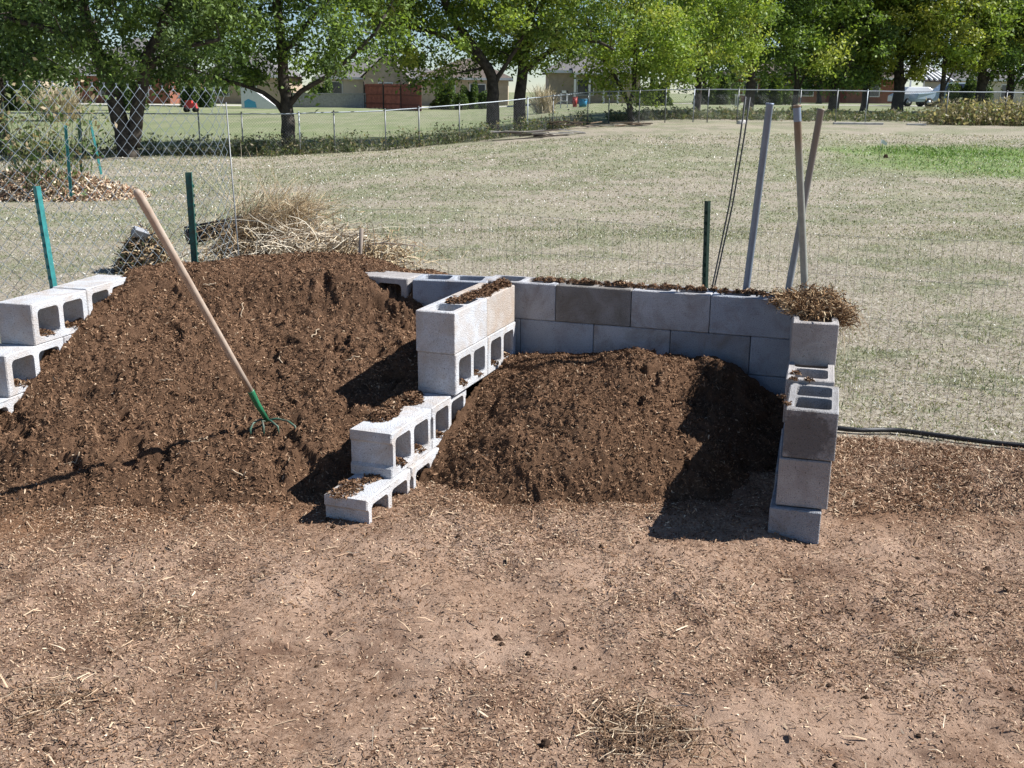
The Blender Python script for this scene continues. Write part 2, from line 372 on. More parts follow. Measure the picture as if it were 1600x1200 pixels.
def heap(name, fn, box, step, mat, nch, label, pal, wts, cut):
    xs = np.arange(box[0], box[1], step); ys = np.arange(box[2], box[3], step); X, Y = np.meshgrid(xs, ys); Z = fn(X, Y)
    jx = (vn(X * 25, Y * 25, 31) - .5) * .016; jy = (vn(X * 25, Y * 25, 32) - .5) * .016
    a, b_ = X.shape; I = np.arange(a * b_).reshape(a, b_)
    Fh = np.stack([I[:-1, :-1], I[:-1, 1:], I[1:, 1:], I[1:, :-1]], -1).reshape(-1, 4)
    V = np.stack([X + jx, Y + jy, Z], -1).reshape(-1, 3)
    g = ground_z(V[:, 0], V[:, 1]); okv = V[:, 2] > g - .03
    Fh = Fh[okv[Fh].any(1)]
    used = np.unique(Fh); mp = np.zeros(len(V), int); mp[used] = np.arange(len(used)); V = V[used]; Fh = mp[Fh]
    root = empty(name, (0, 0, 0), label, 'compost heap')
    mesh_np('compost_mass', V, Fh, mat, root, smooth_=True)
    kp = lambda x, y: (fn(x, y) > ground_z(x, y) - .01) & cut(x, y)
    v, f, c_ = chips(fn, nch, box, .004, .024, (.002, .006), .5, pal, wts, kp)
    tag(mesh_np('wood_chips', v, f, m_chip, root, col=c_), kind='stuff')
    return root
PALH = [(.1, .055, .032), (.175, .1, .058), (.25, .152, .092), (.34, .22, .135), (.5, .38, .26)]
heapL = heap('compost_heap', hL, (-3.1, .05, 3.6, 6.35), .0075, m_heap, 150000, 'large dark brown compost heap with a garden cultivator stuck in it, left bin',
     PALH, [30, 34, 22, 7, 1.6], lambda x, y: (x > lwall(y) - .12) & (x < mwl(y) + .02) & (y < 6.15))
heapR = heap('compost_heap', hR, (-.6, 1.6, 3.75, 5.6), .006, m_heap2, 80000, 'smaller finely crumbled compost heap half in shade in the right bin',
     PALH, [34, 36, 18, 5, 1.2], lambda x, y: (x > mwr(y) + .01) & (x < rwall(y) - .01) & (y < 5.36 - .33 * x))

# mulch litter on the ground
kpm = lambda x, y: (mulch_mask(x, y) > .5) & ((hL(x, y, False) < ground_z(x, y) + .02) | (x < -3)) & (hR(x, y, False) < ground_z(x, y) + .02)
parts = []
PALG = [(.1, .055, .034), (.2, .12, .075), (.36, .24, .16), (.5, .37, .25), (.66, .53, .38)]
def dense(x, y): return kpm(x, y) & (rng.random(len(x)) < .3 + 1.0 * smooth(.42, .58, fbm(x * 1.6, y * 1.6, 77, 4)))
parts.append(chips(ground_z, 330000, (-2.9, 2.9, 1.95, 5.3), .004, .02, (.0015, .0045), .3, PALG, [16, 28, 36, 17, 3], dense))
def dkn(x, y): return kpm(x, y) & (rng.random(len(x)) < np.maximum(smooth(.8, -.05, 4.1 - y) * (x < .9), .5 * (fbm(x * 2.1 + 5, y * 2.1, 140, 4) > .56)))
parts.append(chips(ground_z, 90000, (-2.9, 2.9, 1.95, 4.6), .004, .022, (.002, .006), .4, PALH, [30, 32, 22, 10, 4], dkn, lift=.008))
parts.append(chips(ground_z, 4500, (-2.9, 2.9, 1.95, 5.3), .02, .075, (.002, .005), .3, PALG, [8, 18, 36, 28, 8], dense, lift=.01))
parts.append(chips(ground_z, 26000, (1.3, 3.2, 4.0, 5.0), .008, .04, (.002, .005), .6, PALG, [22, 30, 26, 14, 5], kpm, lift=.02))
def join(ps):
    o = 0; V = []; Fs = []; Cs = []
    for v, f, c_ in ps: V.append(v); Fs.append(f + o); Cs.append(c_); o += len(v)
    return np.concatenate(V), np.concatenate(Fs), np.concatenate(Cs)
v, f, c_ = join(parts); tag(mesh_np('mulch', v, f, m_chip, col=c_), 'light brown shredded wood mulch covering the bare ground in front', 'mulch', kind='stuff')
# small dark clods lying about
cl = []
for i in range(150):
    x, y = rng.uniform(-2.6, 2.6), rng.uniform(2.1, 4.4)
    if not kpm(np.array([x]), np.array([y]))[0]: continue
    r = rng.uniform(.003, .011) * (1 if rng.random() < .9 else 1.5); z = float(ground_z(np.array([x]), np.array([y]))[0])
    cl.append((x, y, z + r * .3, r))
mb = MB()
for x, y, z, r in cl:
    vs = []; 
    for a in range(3):
        for q in range(6): th = q * math.pi / 3 + a * .5; rr = r * (1, .9, .35)[a] * random.uniform(.7, 1.3); vs.append((x + rr * math.cos(th), y + rr * math.sin(th), z + r * (-.4, .25, .75)[a] * random.uniform(.8, 1.1)))
    fs = [(a * 6 + q, a * 6 + (q + 1) % 6, a * 6 + 6 + (q + 1) % 6, a * 6 + 6 + q) for a in range(2) for q in range(6)] + [(12, 13, 14, 15, 16, 17)]
    mb.add(vs, fs)
m_clod = soil('clod', (.06, .038, .026), (.16, .1, .068), 90)
tag(mb.build('soil_crumbs', m_clod), 'dark crumbs of soil and bark scattered over the mulch', 'soil crumbs', kind='stuff')

# ------------------------------------------------------------------ concrete blocks
BL, BW = .395, .193
def rrect(x0, x1, y0, y1, r, n=3):
    o = []
    for cx, cy, a0 in ((x1 - r, y0 + r, -90), (x1 - r, y1 - r, 0), (x0 + r, y1 - r, 90), (x0 + r, y0 + r, 180)):
        for i in range(n + 1): a = R(a0 + 90 * i / n); o.append((cx + r * math.cos(a), cy + r * math.sin(a)))
    return o
def seg(pts, st=.018):                   # resample a closed outline, rough it a little
    o = []
    for i, p in enumerate(pts):
        q = pts[(i + 1) % len(pts)]; d = math.dist(p, q); n = max(1, int(d / st))
        for k_ in range(n): o.append((p[0] + (q[0] - p[0]) * k_ / n, p[1] + (q[1] - p[1]) * k_ / n))
    return o
def block_mesh(seed, flange, side):
    rd = random.Random(seed); e = .03; ch = .006
    if flange:
        o = [(0, 0), (BL, 0), (BL, .04), (BL - .014, .052), (BL - .014, BW - .052), (BL, BW - .04), (BL, BW), (0, BW), (0, BW - .04), (.014, BW - .052), (.014, .052), (0, .04)]
    else: o = [(ch * .5, 0), (BL - ch * .5, 0), (BL, ch * .5), (BL, BW - ch * .5), (BL - ch * .5, BW), (ch * .5, BW), (0, BW - ch * .5), (0, ch * .5)]
    outer = seg(o)
    mid = BL / 2; h1 = rrect(e + .006, mid - .015, e, BW - e, .022); h2 = rrect(mid + .015, BL - e - .006, e, BW - e, .022)
    loops = [outer, h1[::-1], h2[::-1]]; mb = MB(); cx, cy = BL / 2, BW / 2
    def lay(li, z, grow, jit):
        out = []
        for i, (x, y) in enumerate(loops[li]):
            if li == 0:
                s = 1 if not jit else 1
                ins = rd.uniform(0, .0016) + (rd.random() < .05) * rd.uniform(0, .006) if jit else 0
                ins += grow
                dx, dy = min(max(x, ins), BL - ins), min(max(y, ins), BW - ins)
                out.append((dx, dy, z - (rd.uniform(0, .0012) if jit and z > .1 else 0)))
            else:
                hx = sum(p[0] for p in loops[li]) / len(loops[li]); hy = BW / 2; s = 1 + grow
                out.append((hx + (x - hx) * s, hy + (y - hy) * s, z))
        return out
    zs = [(0, .004, 1), (.0045, 0, 0), (BW - .0045, 0, 0), (BW, .004, 1)]
    ring = [[], [], []]
    for li in range(3):
        for j, (z, g, jt) in enumerate(zs):
            gg = g if li == 0 else (.04 if z > .1 else -.03) + (.02 if g else 0)
            L_ = lay(li, z, gg, jt); ring[li].append(len(mb.v)); mb.v += L_
    for li in range(3):
        n = len(loops[li])
        for j in range(3):
            a, b_ = ring[li][j], ring[li][j + 1]
            for i in range(n): mb.f.append((a + i, a + (i + 1) % n, b_ + (i + 1) % n, b_ + i)); mb.sm.append(False)
    tri = tessellate_polygon([[Vector((x, y, 0)) for x, y in l] for l in loops])
    sizes = [len(l) for l in loops]
    def gi(i, j):
        for li in range(3):
            if i < sizes[li]: return ring[li][j] + i
            i -= sizes[li]
    for a, b_, c_ in tri:
        pa, pb, pc = (Vector(mb.v[gi(q, 3)]) for q in (a, b_, c_))
        if (pb - pa).cross(pc - pa).z < 0: b_, c_ = c_, b_
        mb.f.append((gi(a, 3), gi(b_, 3), gi(c_, 3))); mb.f.append((gi(c_, 0), gi(b_, 0), gi(a, 0))); mb.sm += [False, False]
    if side: mb.v = [(x, z, BW - y) for x, y, z in mb.v]
    me = bpy.data.meshes.new('concrete_block'); me.from_pydata(mb.v, [], mb.f); me.update()
    return me
_bm = {}; bseed = [0]
def block(org, ang, z, mat, label, side=False, flange=False, L=None, roll=0, tilt=0):
    bseed[0] += 1; key = (bseed[0] % 5, flange, side, mat)
    if key not in _bm:
        me = block_mesh(bseed[0] * 13 + flange, flange, side); me.materials.append(MC[mat]); _bm[key] = me
    o = bpy.data.objects.new('concrete_block', _bm[key]); C.objects.link(o)
    o.location = (org[0], org[1], z); o.rotation_euler = (roll, tilt, R(ang))
    if L: o.scale.x = L / BL
    tag(o, label, 'concrete block', 'concrete blocks stacked into the compost bins'); return o
def step(org, ang, k_, L=.398): return (org[0] + math.cos(R(ang)) * L * k_, org[1] + math.sin(R(ang)) * L * k_)
Hc = .194
# middle wall
MA = 69.8
m4, m3, m2, m1 = (-.26, 4.657), (-.256, 4.664), (-.489, 4.093), (-.56, 3.851)
block(m4, MA, 3 * Hc, 'pale', 'pale open-core block, top near end of the middle wall, straw stuck on its face')
block(step(m4, MA + .3, 1), MA + .3, 3 * Hc, 'tan', 'brownish tan block behind the straw-marked one on the middle wall, brown mulch on its top')
block(m3, MA, 2 * Hc, 'pale', 'block on its side directly under the straw-marked block of the middle wall', side=True)
block(step(m3, MA, 1), MA, 2 * Hc, 'pale', 'sideways block under the tan block in the inner corner of the middle wall', side=True)
block(m2, MA, Hc, 'pale', 'second-step block of the middle wall with mulch on top', side=True, flange=True)
block(step(m2, MA, 1), MA, Hc, 'pale', 'sideways middle-wall block half buried by the right heap, behind step two', side=True, flange=True)
block(m1, MA, 0, 'pale', 'lowest front block of the middle wall, half sunk in the ground like a stair step', side=True, flange=True)
block(step(m1, MA, 1, .405), MA, 0, 'pale', 'sunken bottom block below the second step of the middle wall', side=True, flange=True)
block(step(m1, MA, 2, .402), MA, 0, 'pale', 'bottom block of the middle wall almost lost under the right heap', side=True, flange=True)
# back wall
BA = -18.23; b0 = (.2231, 5.4115)
block(step(b0, BA, -1.0), BA, 3 * Hc, 'grey', 'top back-wall block just right of the middle wall, only half of its face showing')
for i, (mt, lb) in enumerate([('brown', 'dark brown stained block in the top row of the back wall'),
                              ('grey', 'plain grey block right of the brown stained one, top row of the back wall'),
                              ('blue', 'rightmost top-row block of the back wall, the pipes rising behind it')]):
    block(step(b0, BA, i), BA, 3 * Hc, mt, lb)
for i, (mt, lb) in enumerate([('blue', 'second-row block of the back wall in the corner by the middle wall'),
                              ('grey', 'second-row block of the back wall beneath the brown stained block'),
                              ('dark', 'darker second-row block of the back wall showing behind the heap crest'),
                              ('blue', 'second-row block of the back wall deep in the shaded right corner')]):
    block(step(b0, BA, i - .48), BA, 2 * Hc, mt, lb)
block((-.53, 5.535), -9, 3 * Hc, 'blue', 'open-core block of the back wall in the left bin, next to the middle wall')
for i in range(4): block(step(b0, BA, i - 1), BA, Hc, 'blue', ['lower back-wall block behind the middle wall', 'lower back-wall block behind the heap beside the middle wall', 'lower back-wall block behind the left slope of the right heap', 'lower back-wall block behind the crest of the right heap', 'lowest visible back-wall block in the shaded corner'][i])
block(step(b0, BA, -1.48), BA, 2 * Hc, 'grey', 'second-row block of the back wall reaching behind the middle wall')
block((-.925, 5.69), -22, 3 * Hc, 'lgrey', 'weathered block on its side at the back of the left bin, beside the grey stake', side=True)
# right wall
RA = 74
r0 = (1.205, 3.786)
block((1.185, 3.772), RA - 1.5, 0, 'dark', 'bottom block of the right wall column, standing in the mulch')
block((1.213, 3.792), RA + 1, Hc + .003, 'lgrey', 'middle block of the front column of the right wall')
block((1.222, 3.79), RA - .5, 2 * Hc + .005, 'blob', 'black blotched block on top of the front column of the right wall')
block(step(r0, RA, 1.02), RA, 2 * Hc + .022, 'lgrey', 'right wall block with one open core showing below the straw block', tilt=0)
block(step((1.19, 3.778), RA, 1), RA, 0, 'grey', 'bottom-row block of the right wall behind the front column')
block(step((1.213, 3.795), RA, 1), RA, Hc, 'grey', 'second-row block of the right wall behind the front column')
for k_ in (2, 3):
    block(step((1.19, 3.778), RA, k_), RA, 0, 'grey', ['third bottom-row block of the right wall', 'farthest bottom-row block of the right wall'][k_ - 2])
    block(step((1.213, 3.795), RA, k_), RA, Hc, 'grey', ['third second-row block of the right wall', 'farthest second-row block of the right wall'][k_ - 2])
block((1.405, 4.465), 76, 3 * Hc + .006, 'lgrey', 'top block of the right wall carrying the clump of matted straw')
block(step((1.405, 4.465), 76, 1), 76, 3 * Hc, 'grey', 'top block at the back end of the right wall, hidden under straw')
block(step(r0, RA, 2.03), RA, 2 * Hc, 'grey', 'third-row block at the back end of the right wall')
# left wall, blocks on their sides
LA = 74.6
l4 = (-2.2, 4.755)
block(l4, LA, 3 * Hc, 'pale', 'top block at the near end of the left wall with two dark openings', side=True)
block(step(l4, LA + 1, 1.02), LA + 3, 3 * Hc + .004, 'pale', 'top block of the left wall running under the heap crest', side=True)
l3 = step(l4, LA, -.5)
block(l3, LA, 2 * Hc, 'pale', 'third-row block of the left wall, mulch spilling in its opening', side=True)
block(step(l3, LA, 1), LA, 2 * Hc, 'grey', 'third-row block of the left wall mostly buried by the heap', side=True)
l2 = step(l3, LA, -.5)
block(l2, LA, Hc, 'pale', 'second-row block of the left wall cut off by the picture edge', side=True)
block(step(l2, LA, 1), LA, Hc, 'grey', 'second-row block of the left wall almost buried', side=True)
block(step(l2, LA, -.5), LA, 0, 'grey', 'bottom block of the left wall outside the heap foot', side=True)

# mulch lying on the blocks
def patch(name, label, pts, h, n, seed, cat='mulch'):
    # irregular low mound of crumbs over a line of points (x, y, z, radius)
    rd = np.random.default_rng(seed); P = []; 
    for x, y, z, r in pts:
        m_ = int(n * r / sum(p[3] for p in pts)); a = rd.uniform(0, 6.28, m_); q = r * np.sqrt(rd.random(m_))
        zz = z + h * np.maximum(0, 1 - (q / r) ** 2) * rd.random(m_)
        P.append(np.stack([x + q * np.cos(a), y + q * np.sin(a), zz], 1))
    P = np.concatenate(P); k_ = len(P); A = rdirs(k_, .5) * rng.uniform(.003, .013, (k_, 1)); B = rdirs(k_, .6) * rng.uniform(.0015, .005, (k_, 1))
    V, Fq = quads(P, A, B, bend=rdirs(k_) * .001); pal = np.array(PALH); ci = rd.choice(5, k_, p=np.array([30, 33, 25, 9, 3]) / 100)
    o = mesh_np(name, V, Fq, m_chip, col=np.repeat(pal[ci] * .9 * rd.uniform(.7, 1.25, (k_, 1)), 6, 0)); tag(o, label, cat, kind='stuff'); return o
def along(org, ang, k0, k1, off, z, r, n=6):
    o = []
    for i in range(n):
        q = step(org, ang, k0 + (k1 - k0) * i / (n - 1)); nx, ny = -math.sin(R(ang)), math.cos(R(ang)); f_ = off + random.uniform(-.03, .03)
        o.append((q[0] + nx * f_, q[1] + ny * f_, z, r * random.uniform(.6, 1.2)))
    return o
patch('spilled_mulch', 'brown mulch spilled on the top of the middle wall', along(m4, MA, .6, 2.0, .07, 4 * Hc, .05, 9), .03, 2600, 1)
patch('spilled_mulch', 'brown mulch mound spilled on the second step of the middle wall', along(m2, MA, .45, 1.4, .155, 2 * Hc, .065, 8), .035, 4200, 2)
patch('spilled_mulch', 'mulch scattered on the lowest step of the middle wall', along(m1, MA, .1, .75, .12, Hc, .055, 6), .012, 1200, 3)
patch('spilled_mulch', 'mulch line along the top of the back wall', along(b0, BA, -.3, 2.9, .11, 4 * Hc, .04, 22), .024, 3300, 4)
patch('spilled_mulch', 'mulch crumbs on the stepped top of the right wall', [(1.16, 4.215, 3 * Hc + .022, .015), (1.22, 4.2, 3 * Hc + .022, .016), (1.19, 4.3, 3 * Hc + .022, .02), (1.055, 3.9, 3 * Hc + .005, .014), (1.06, 4.0, 3 * Hc + .005, .014)], .014, 240, 5)
def in_hole(org, ang, kk, z, seed):
    pass
for i, (o_, a_, z_) in enumerate([(m3, MA, 2 * Hc), (step(m3, MA, 1), MA, 2 * Hc), (m2, MA, Hc), (step(m2, MA, 1), MA, Hc), (l4, LA, 3 * Hc), (l3, LA, 2 * Hc)]):
    pts = []
    for f_ in (.27, .73): q = step(o_, a_, f_); nx, ny = -math.sin(R(a_)), math.cos(R(a_)); pts += [(q[0] + nx * d_, q[1] + ny * d_, z_ + .03, .05) for d_ in (.04, .09, .14)]
    patch('spilled_mulch', ['mulch in the openings of the third-row near block, middle wall', 'mulch in the openings of the third-row inner block, middle wall', 'mulch in the openings of the second-step block', 'mulch in the openings of the half buried middle-wall block', 'mulch in the openings of the left wall top block', 'mulch in the openings of the left wall third-row block'][i], pts, .025, 1500, 10 + i)

# matted straw clump on the right corner
def strands(P0, D, L, r, curl, col, n_seg=5, sides=3, grav=0., rd=None):
    rd = rd or rng; V = []; Fs = []; Cs = []; n = len(P0)
    pts = [P0]; d = D.copy()
    for s in range(n_seg):
        pts.append(pts[-1] + d * (L / n_seg)[:, None]); d = d + rd.normal(0, curl, (n, 3)); d[:, 2] -= grav; d /= np.linalg.norm(d, axis=1)[:, None]
    pts = np.stack(pts, 1); side = np.cross(D, rd.normal(size=(n, 3))); side /= np.linalg.norm(side, axis=1)[:, None] + 1e-9
    up_ = np.cross(D, side); k_ = n_seg + 1; ring = []
    for q in range(sides):
        a = 2 * math.pi * q / sides; tap = np.linspace(1, .45, k_)[None, :, None]
        ring.append(pts + (side * math.cos(a) + up_ * math.sin(a))[:, None, :] * (r[:, None, None] * tap))
    V = np.stack(ring, 2).reshape(-1, 3)
    base = (np.arange(n) * k_ * sides)[:, None, None, None]; si = np.arange(n_seg)[None, :, None, None] * sides; qi = np.arange(sides)[None, None, :, None]; q2 = (qi + 1) % sides
    Fq = np.concatenate([base + si + qi, base + si + q2, base + si + sides + q2, base + si + sides + qi], -1).reshape(-1, 4)
    return V, Fq, np.repeat(col, k_ * sides, 0)
def mcol(pal, n, wts=None):
    pal = np.array(pal); wts = np.array(wts or [1] * len(pal), float); return pal[rng.choice(len(pal), n, p=wts / wts.sum())] * rng.uniform(.75, 1.2, (n, 1))
PALS = [(.13, .075, .04), (.26, .16, .085), (.38, .26, .15), (.5, .39, .25)]
n = 3400
cs = np.array([[1.34, 4.84, .80], [1.40, 4.78, .82], [1.36, 4.66, .80], [1.44, 4.82, .83], [1.30, 4.72, .80], [1.45, 4.68, .80], [1.47, 4.72, .75], [1.38, 4.92, .81], [1.30, 4.95, .79]])
P0 = cs[rng.integers(0, len(cs), n)] + rng.normal(0, 1, (n, 3)) * [.032, .045, .02]; P0[:, 2] = np.maximum(P0[:, 2], .776 - .8 * np.maximum(P0[:, 0] - 1.46, 0))
a1 = strands(P0, rdirs(n, .16), rng.uniform(.02, .075, n), rng.uniform(.0015, .0042, n), .7, mcol(PALS, n, [5, 5, 4, 2]))
n = 90; P1 = np.stack([rng.uniform(1.43, 1.49, n), rng.uniform(4.6, 4.8, n), rng.uniform(.72, .84, n)], 1)
a2 = strands(P1, np.tile([[.5, 0, .1]], (n, 1)) + rng.normal(0, .2, (n, 3)), rng.uniform(.1, .26, n), rng.uniform(.001, .0018, n), .2, mcol(PALS, n), grav=.55)
v, f, c_ = join([a1, a2]); tag(mesh_np('straw_clump', v, f, m_chip, col=c_), 'clump of matted brown straw and roots on the right wall corner', 'straw clump')

# ------------------------------------------------------------------ cultivator (garden fork hoe)
hd = Vector((-1.05, 4.37, float(hL(np.array([-1.05]), np.array([4.37]))[0]) + .05))
top = at(213, 298, 3.86)
yy = 4.9
while yy > 4.0:
    hd = at(418, 657, yy)
    if hd.z > float(hL(np.array([hd.x]), np.array([hd.y]), False)[0]) + .025: break
    yy -= .01
root = empty('garden_cultivator', hd, 'long wooden handled cultivator with green neck stuck in the left compost heap', 'garden tool')
ax = (hd - top).normalized(); fer = top + (hd - top) * .848
L0 = lambda p: p - hd
mb = MB(); ln = (fer - top).length
mb.tube([L0(top - ax * .004), L0(top), L0(top + ax * .01), L0(top + ax * .06), L0(top + ax * ln * .35), L0(top + ax * ln * .8), L0(fer + ax * .02)], [.007, .012, .0158, .0167, .015, .0138, .0128], 14)
mb.build('handle', m_wood, root)
mb = MB(); mb.tube([L0(fer - ax * .004), L0(fer), L0(fer + (hd - fer) * .5 + Vector((-.006, 0, .004))), L0(hd)], [.0142, .0152, .0135, .010], 14); mb.build('ferrule', m_ferrule, root)
side_v = Vector((1, .25, 0)).normalized()
for s, ext in ((-1.0, .075), (-.35, .03), (.35, .03), (1.0, .09)):
    p0 = Vector((0, 0, 0)); o = side_v * ext * (1 if s > 0 else -1)
    fw = Vector((.2, -.4, 0)) * .12
    if abs(s) < .5: pts = [p0, o * .6 + Vector((0, -.02, .004)), o + fw + Vector((0, 0, -.015)), o * 1.1 + fw * 1.1 + Vector((0, 0, -.05))]
    else: pts = [p0, o * .45 + Vector((0, 0, .006)), o * .9 + fw * .5 + Vector((0, 0, .0)), o * 1.15 + fw + Vector((0, 0, -.018)), o * 1.2 + fw * 1.2 + Vector((0, 0, -.05))]
    mb = MB(); mb.tube(pts, [.0065] + [.005] * (len(pts) - 2) + [.003], 8); mb.build('tine', m_tine, root)

# ------------------------------------------------------------------ steel posts and pipes
def rusty(name, c, at_z, w_, rust=(.2, .1, .05)):
    m, t, b = newmat(name, .6, .4); k = N(t); b.inputs['Metallic'].default_value = .25; co = k.n('ShaderNodeTexCoord').outputs['Object']
    sx = k.n('ShaderNodeSeparateXYZ'); t.links.new(co, sx.inputs[0]); ma = k.n('ShaderNodeMath', operation='MULTIPLY_ADD')
    t.links.new(k.noise(9, 5, .7, co), ma.inputs[0]); ma.inputs[1].default_value = .3; t.links.new(sx.outputs[2], ma.inputs[2])
    f_ = k.ramp(ma.outputs[0], [(0, (0, 0, 0)), (1, (1, 1, 1))]); mr = k.n('ShaderNodeMapRange'); t.links.new(ma.outputs[0], mr.inputs[0])
    mr.inputs[1].default_value = at_z - w_; mr.inputs[2].default_value = at_z + w_
    b1 = k.ramp(k.noise(18, 5, .7, co), [(.3, tuple(x * .72 for x in c)), (.7, c)])
    t.links.new(k.mix(mr.outputs[0], b1, rust), b.inputs['Base Color']); return m
m_p1 = plain('pipe_steel', (.24, .29, .36), .5, .4, metal=.3, scale=10, c2=(.17, .21, .27))
m_p2 = rusty('pipe_part_rust', (.36, .38, .34), 1.2, .1, (.22, .165, .115)); m_p3 = rusty('pipe_mostly_rust', (.3, .33, .36), .98, .3, (.21, .18, .15))
def pipe(name, top_px, bot_px, yt, yb, r, mat, label, cap=True):
    a = at(*bot_px, yb); b_ = at(*top_px, yt); ax_ = (b_ - a); ln = ax_.length; ax_.normalize(); a2 = a - ax_ * .35; ln += .35
    root = empty(name, a2, label, 'metal pipe', 'galvanised pipes stuck in the back wall')
    q = ax_.to_track_quat('Z', 'Y'); root.rotation_euler = q.to_euler()
    mb = MB(); n = 14
    prof = [(r, 0), (r, ln - .012), (r * 1.12, ln - .008), (r * 1.15, ln), (r * .88, ln), (r * .85, ln - .08), (.001, ln - .081)]
    vs = []; fs = []
    for rr, z in prof: vs += [(rr * math.cos(2 * math.pi * i / n), rr * math.sin(2 * math.pi * i / n), z) for i in range(n)]
    for j in range(len(prof) - 1): fs += [(j * n + i, j * n + (i + 1) % n, (j + 1) * n + (i + 1) % n, (j + 1) * n + i) for i in range(n)]
    mb.add(vs, fs, True); mb.build('pipe_tube', mat, root)
    if cap: mb = MB(); mb.tube([(0, 0, ln - .075), (0, 0, ln - .012)], r * 1.04, 14, cap=False); mb.build('pipe_collar', m_p1, root)
    return root
pipe('steel_pipe', (1203, 161), (1165, 458), 5.25, 5.28, .0175, m_p1, 'plain blue-grey pipe leaning right, left of the crossed pair', cap=False)
pipe('steel_pipe', (1245, 164), (1258, 462), 5.1, 5.12, .0175, m_p2, 'grey pipe with rusty upper band, the nearly upright one of the crossed pair')
pipe('steel_pipe', (1283, 170), (1230, 462), 5.22, 5.2, .0165, m_p3, 'brown rusted pipe leaning right behind the other in the crossed pair', cap=False)
def tpost(name, tp, bp, y, w_, mat, label, extra=.4, yt=None, studs=True, group='steel T-posts around the bins', yaw=0):
    a = at(*bp, y); b_ = at(*tp, yt or y); ax_ = b_ - a; ln = ax_.length + extra; ax_.normalize(); a2 = a - ax_ * extra
    root = empty(name, a2, label, 'fence post', group); root.rotation_euler = ax_.to_track_quat('Z', 'Y').to_euler()
    ro = Matrix.Rotation(yaw, 3, 'Z'); mb = MB()
    mb.box((0, 0, ln / 2), (w_ / 2, .002, ln / 2), M=ro); mb.box(ro @ Vector((0, w_ * .45, ln / 2)), (.002, w_ * .42, ln / 2 - .001), M=ro); 
    if studs:
        for i in range(int(ln / .055)): mb.box(ro @ Vector((0, -.005, .03 + i * .055)), (.005, .005, .008), M=ro)
    mb.build('post_bar', mat, root)
    return root
tpost('t_post', (54, 291), (82, 455), 5.35, .034, m_teal, 'bright teal T-post behind the near left wall block', yaw=.9)
tpost('t_post', (299, 269), (308, 400), 6.1, .04, m_green, 'dark green T-post rising behind the crest of the left heap', yaw=.2)
tpost('t_post', (1104, 314), (1100, 450), 5.62, .03, m_dkgreen, 'short black-green T-post behind the back wall, beside two thin rods', yaw=.5)
m_rod = plain('dark_steel_rod', (.07, .075, .08), .6, .3)
for i, (a, b_, yy) in enumerate([((1165, 151), (1113, 448), 5.5), ((1172, 152), (1116, 450), 5.52)]):
    p, q = at(*b_, yy), at(*a, yy); mid = p.lerp(q, .45) + Vector((.014, 0, 0)); p2 = p - (q - p).normalized() * .3
    mb = MB(); mb.tube([p2 - p2, p - p2, mid - p2, p.lerp(q, .8) + Vector((.008, 0, 0)) - p2, q - p2], .0042, 8)
    o = mb.build('steel_rod', m_rod); o.location = p2
    tag(o, ['left one of two thin bent steel rods behind the back wall', 'right one of two thin bent steel rods behind the back wall'][i], 'metal rod', 'thin rods behind the back wall')
# wooden stake
a = at(561, 420, 6.1); b_ = at(565, 357, 6.1); mb = MB(); mb.tube([(0, 0, -.4), (0, 0, 0), (b_ - a) * .5, b_ - a], [.013, .013, .012, .012], 7); o = mb.build('wooden_stake', m_stick); o.location = a
tag(o, 'short grey wooden stake beside the weathered block at the back', 'stake')
# hose
def spline(pts, n=8):
    pts = [Vector(p) for p in pts]; o = []
    for i in range(len(pts) - 1):
        p0 = pts[max(i - 1, 0)]; p1 = pts[i]; p2 = pts[i + 1]; p3 = pts[min(i + 2, len(pts) - 1)]
        for k_ in range(n):
            t_ = k_ / n; o.append(.5 * ((2 * p1) + (p2 - p0) * t_ + (2 * p0 - 5 * p1 + 4 * p2 - p3) * t_ * t_ + (3 * p1 - p0 - 3 * p2 + p3) * t_ ** 3))
    return o + [pts[-1]]
hp = []
for px, py in ((1240, 672), (1290, 667), (1340, 670), (1400, 667), (1460, 675), (1530, 685), (1600, 693), (1680, 700), (1760, 720)):
    p = onz(px, py, .12); g = float(ground_z(np.array([p.x]), np.array([p.y]))[0]); hp.append((p.x, p.y, g + .022))
mb = MB(); mb.tube(spline(hp), .0125, 10); tag(mb.build('garden_hose', m_hose), 'black rubber hose lying along the edge of the mulch', 'hose')

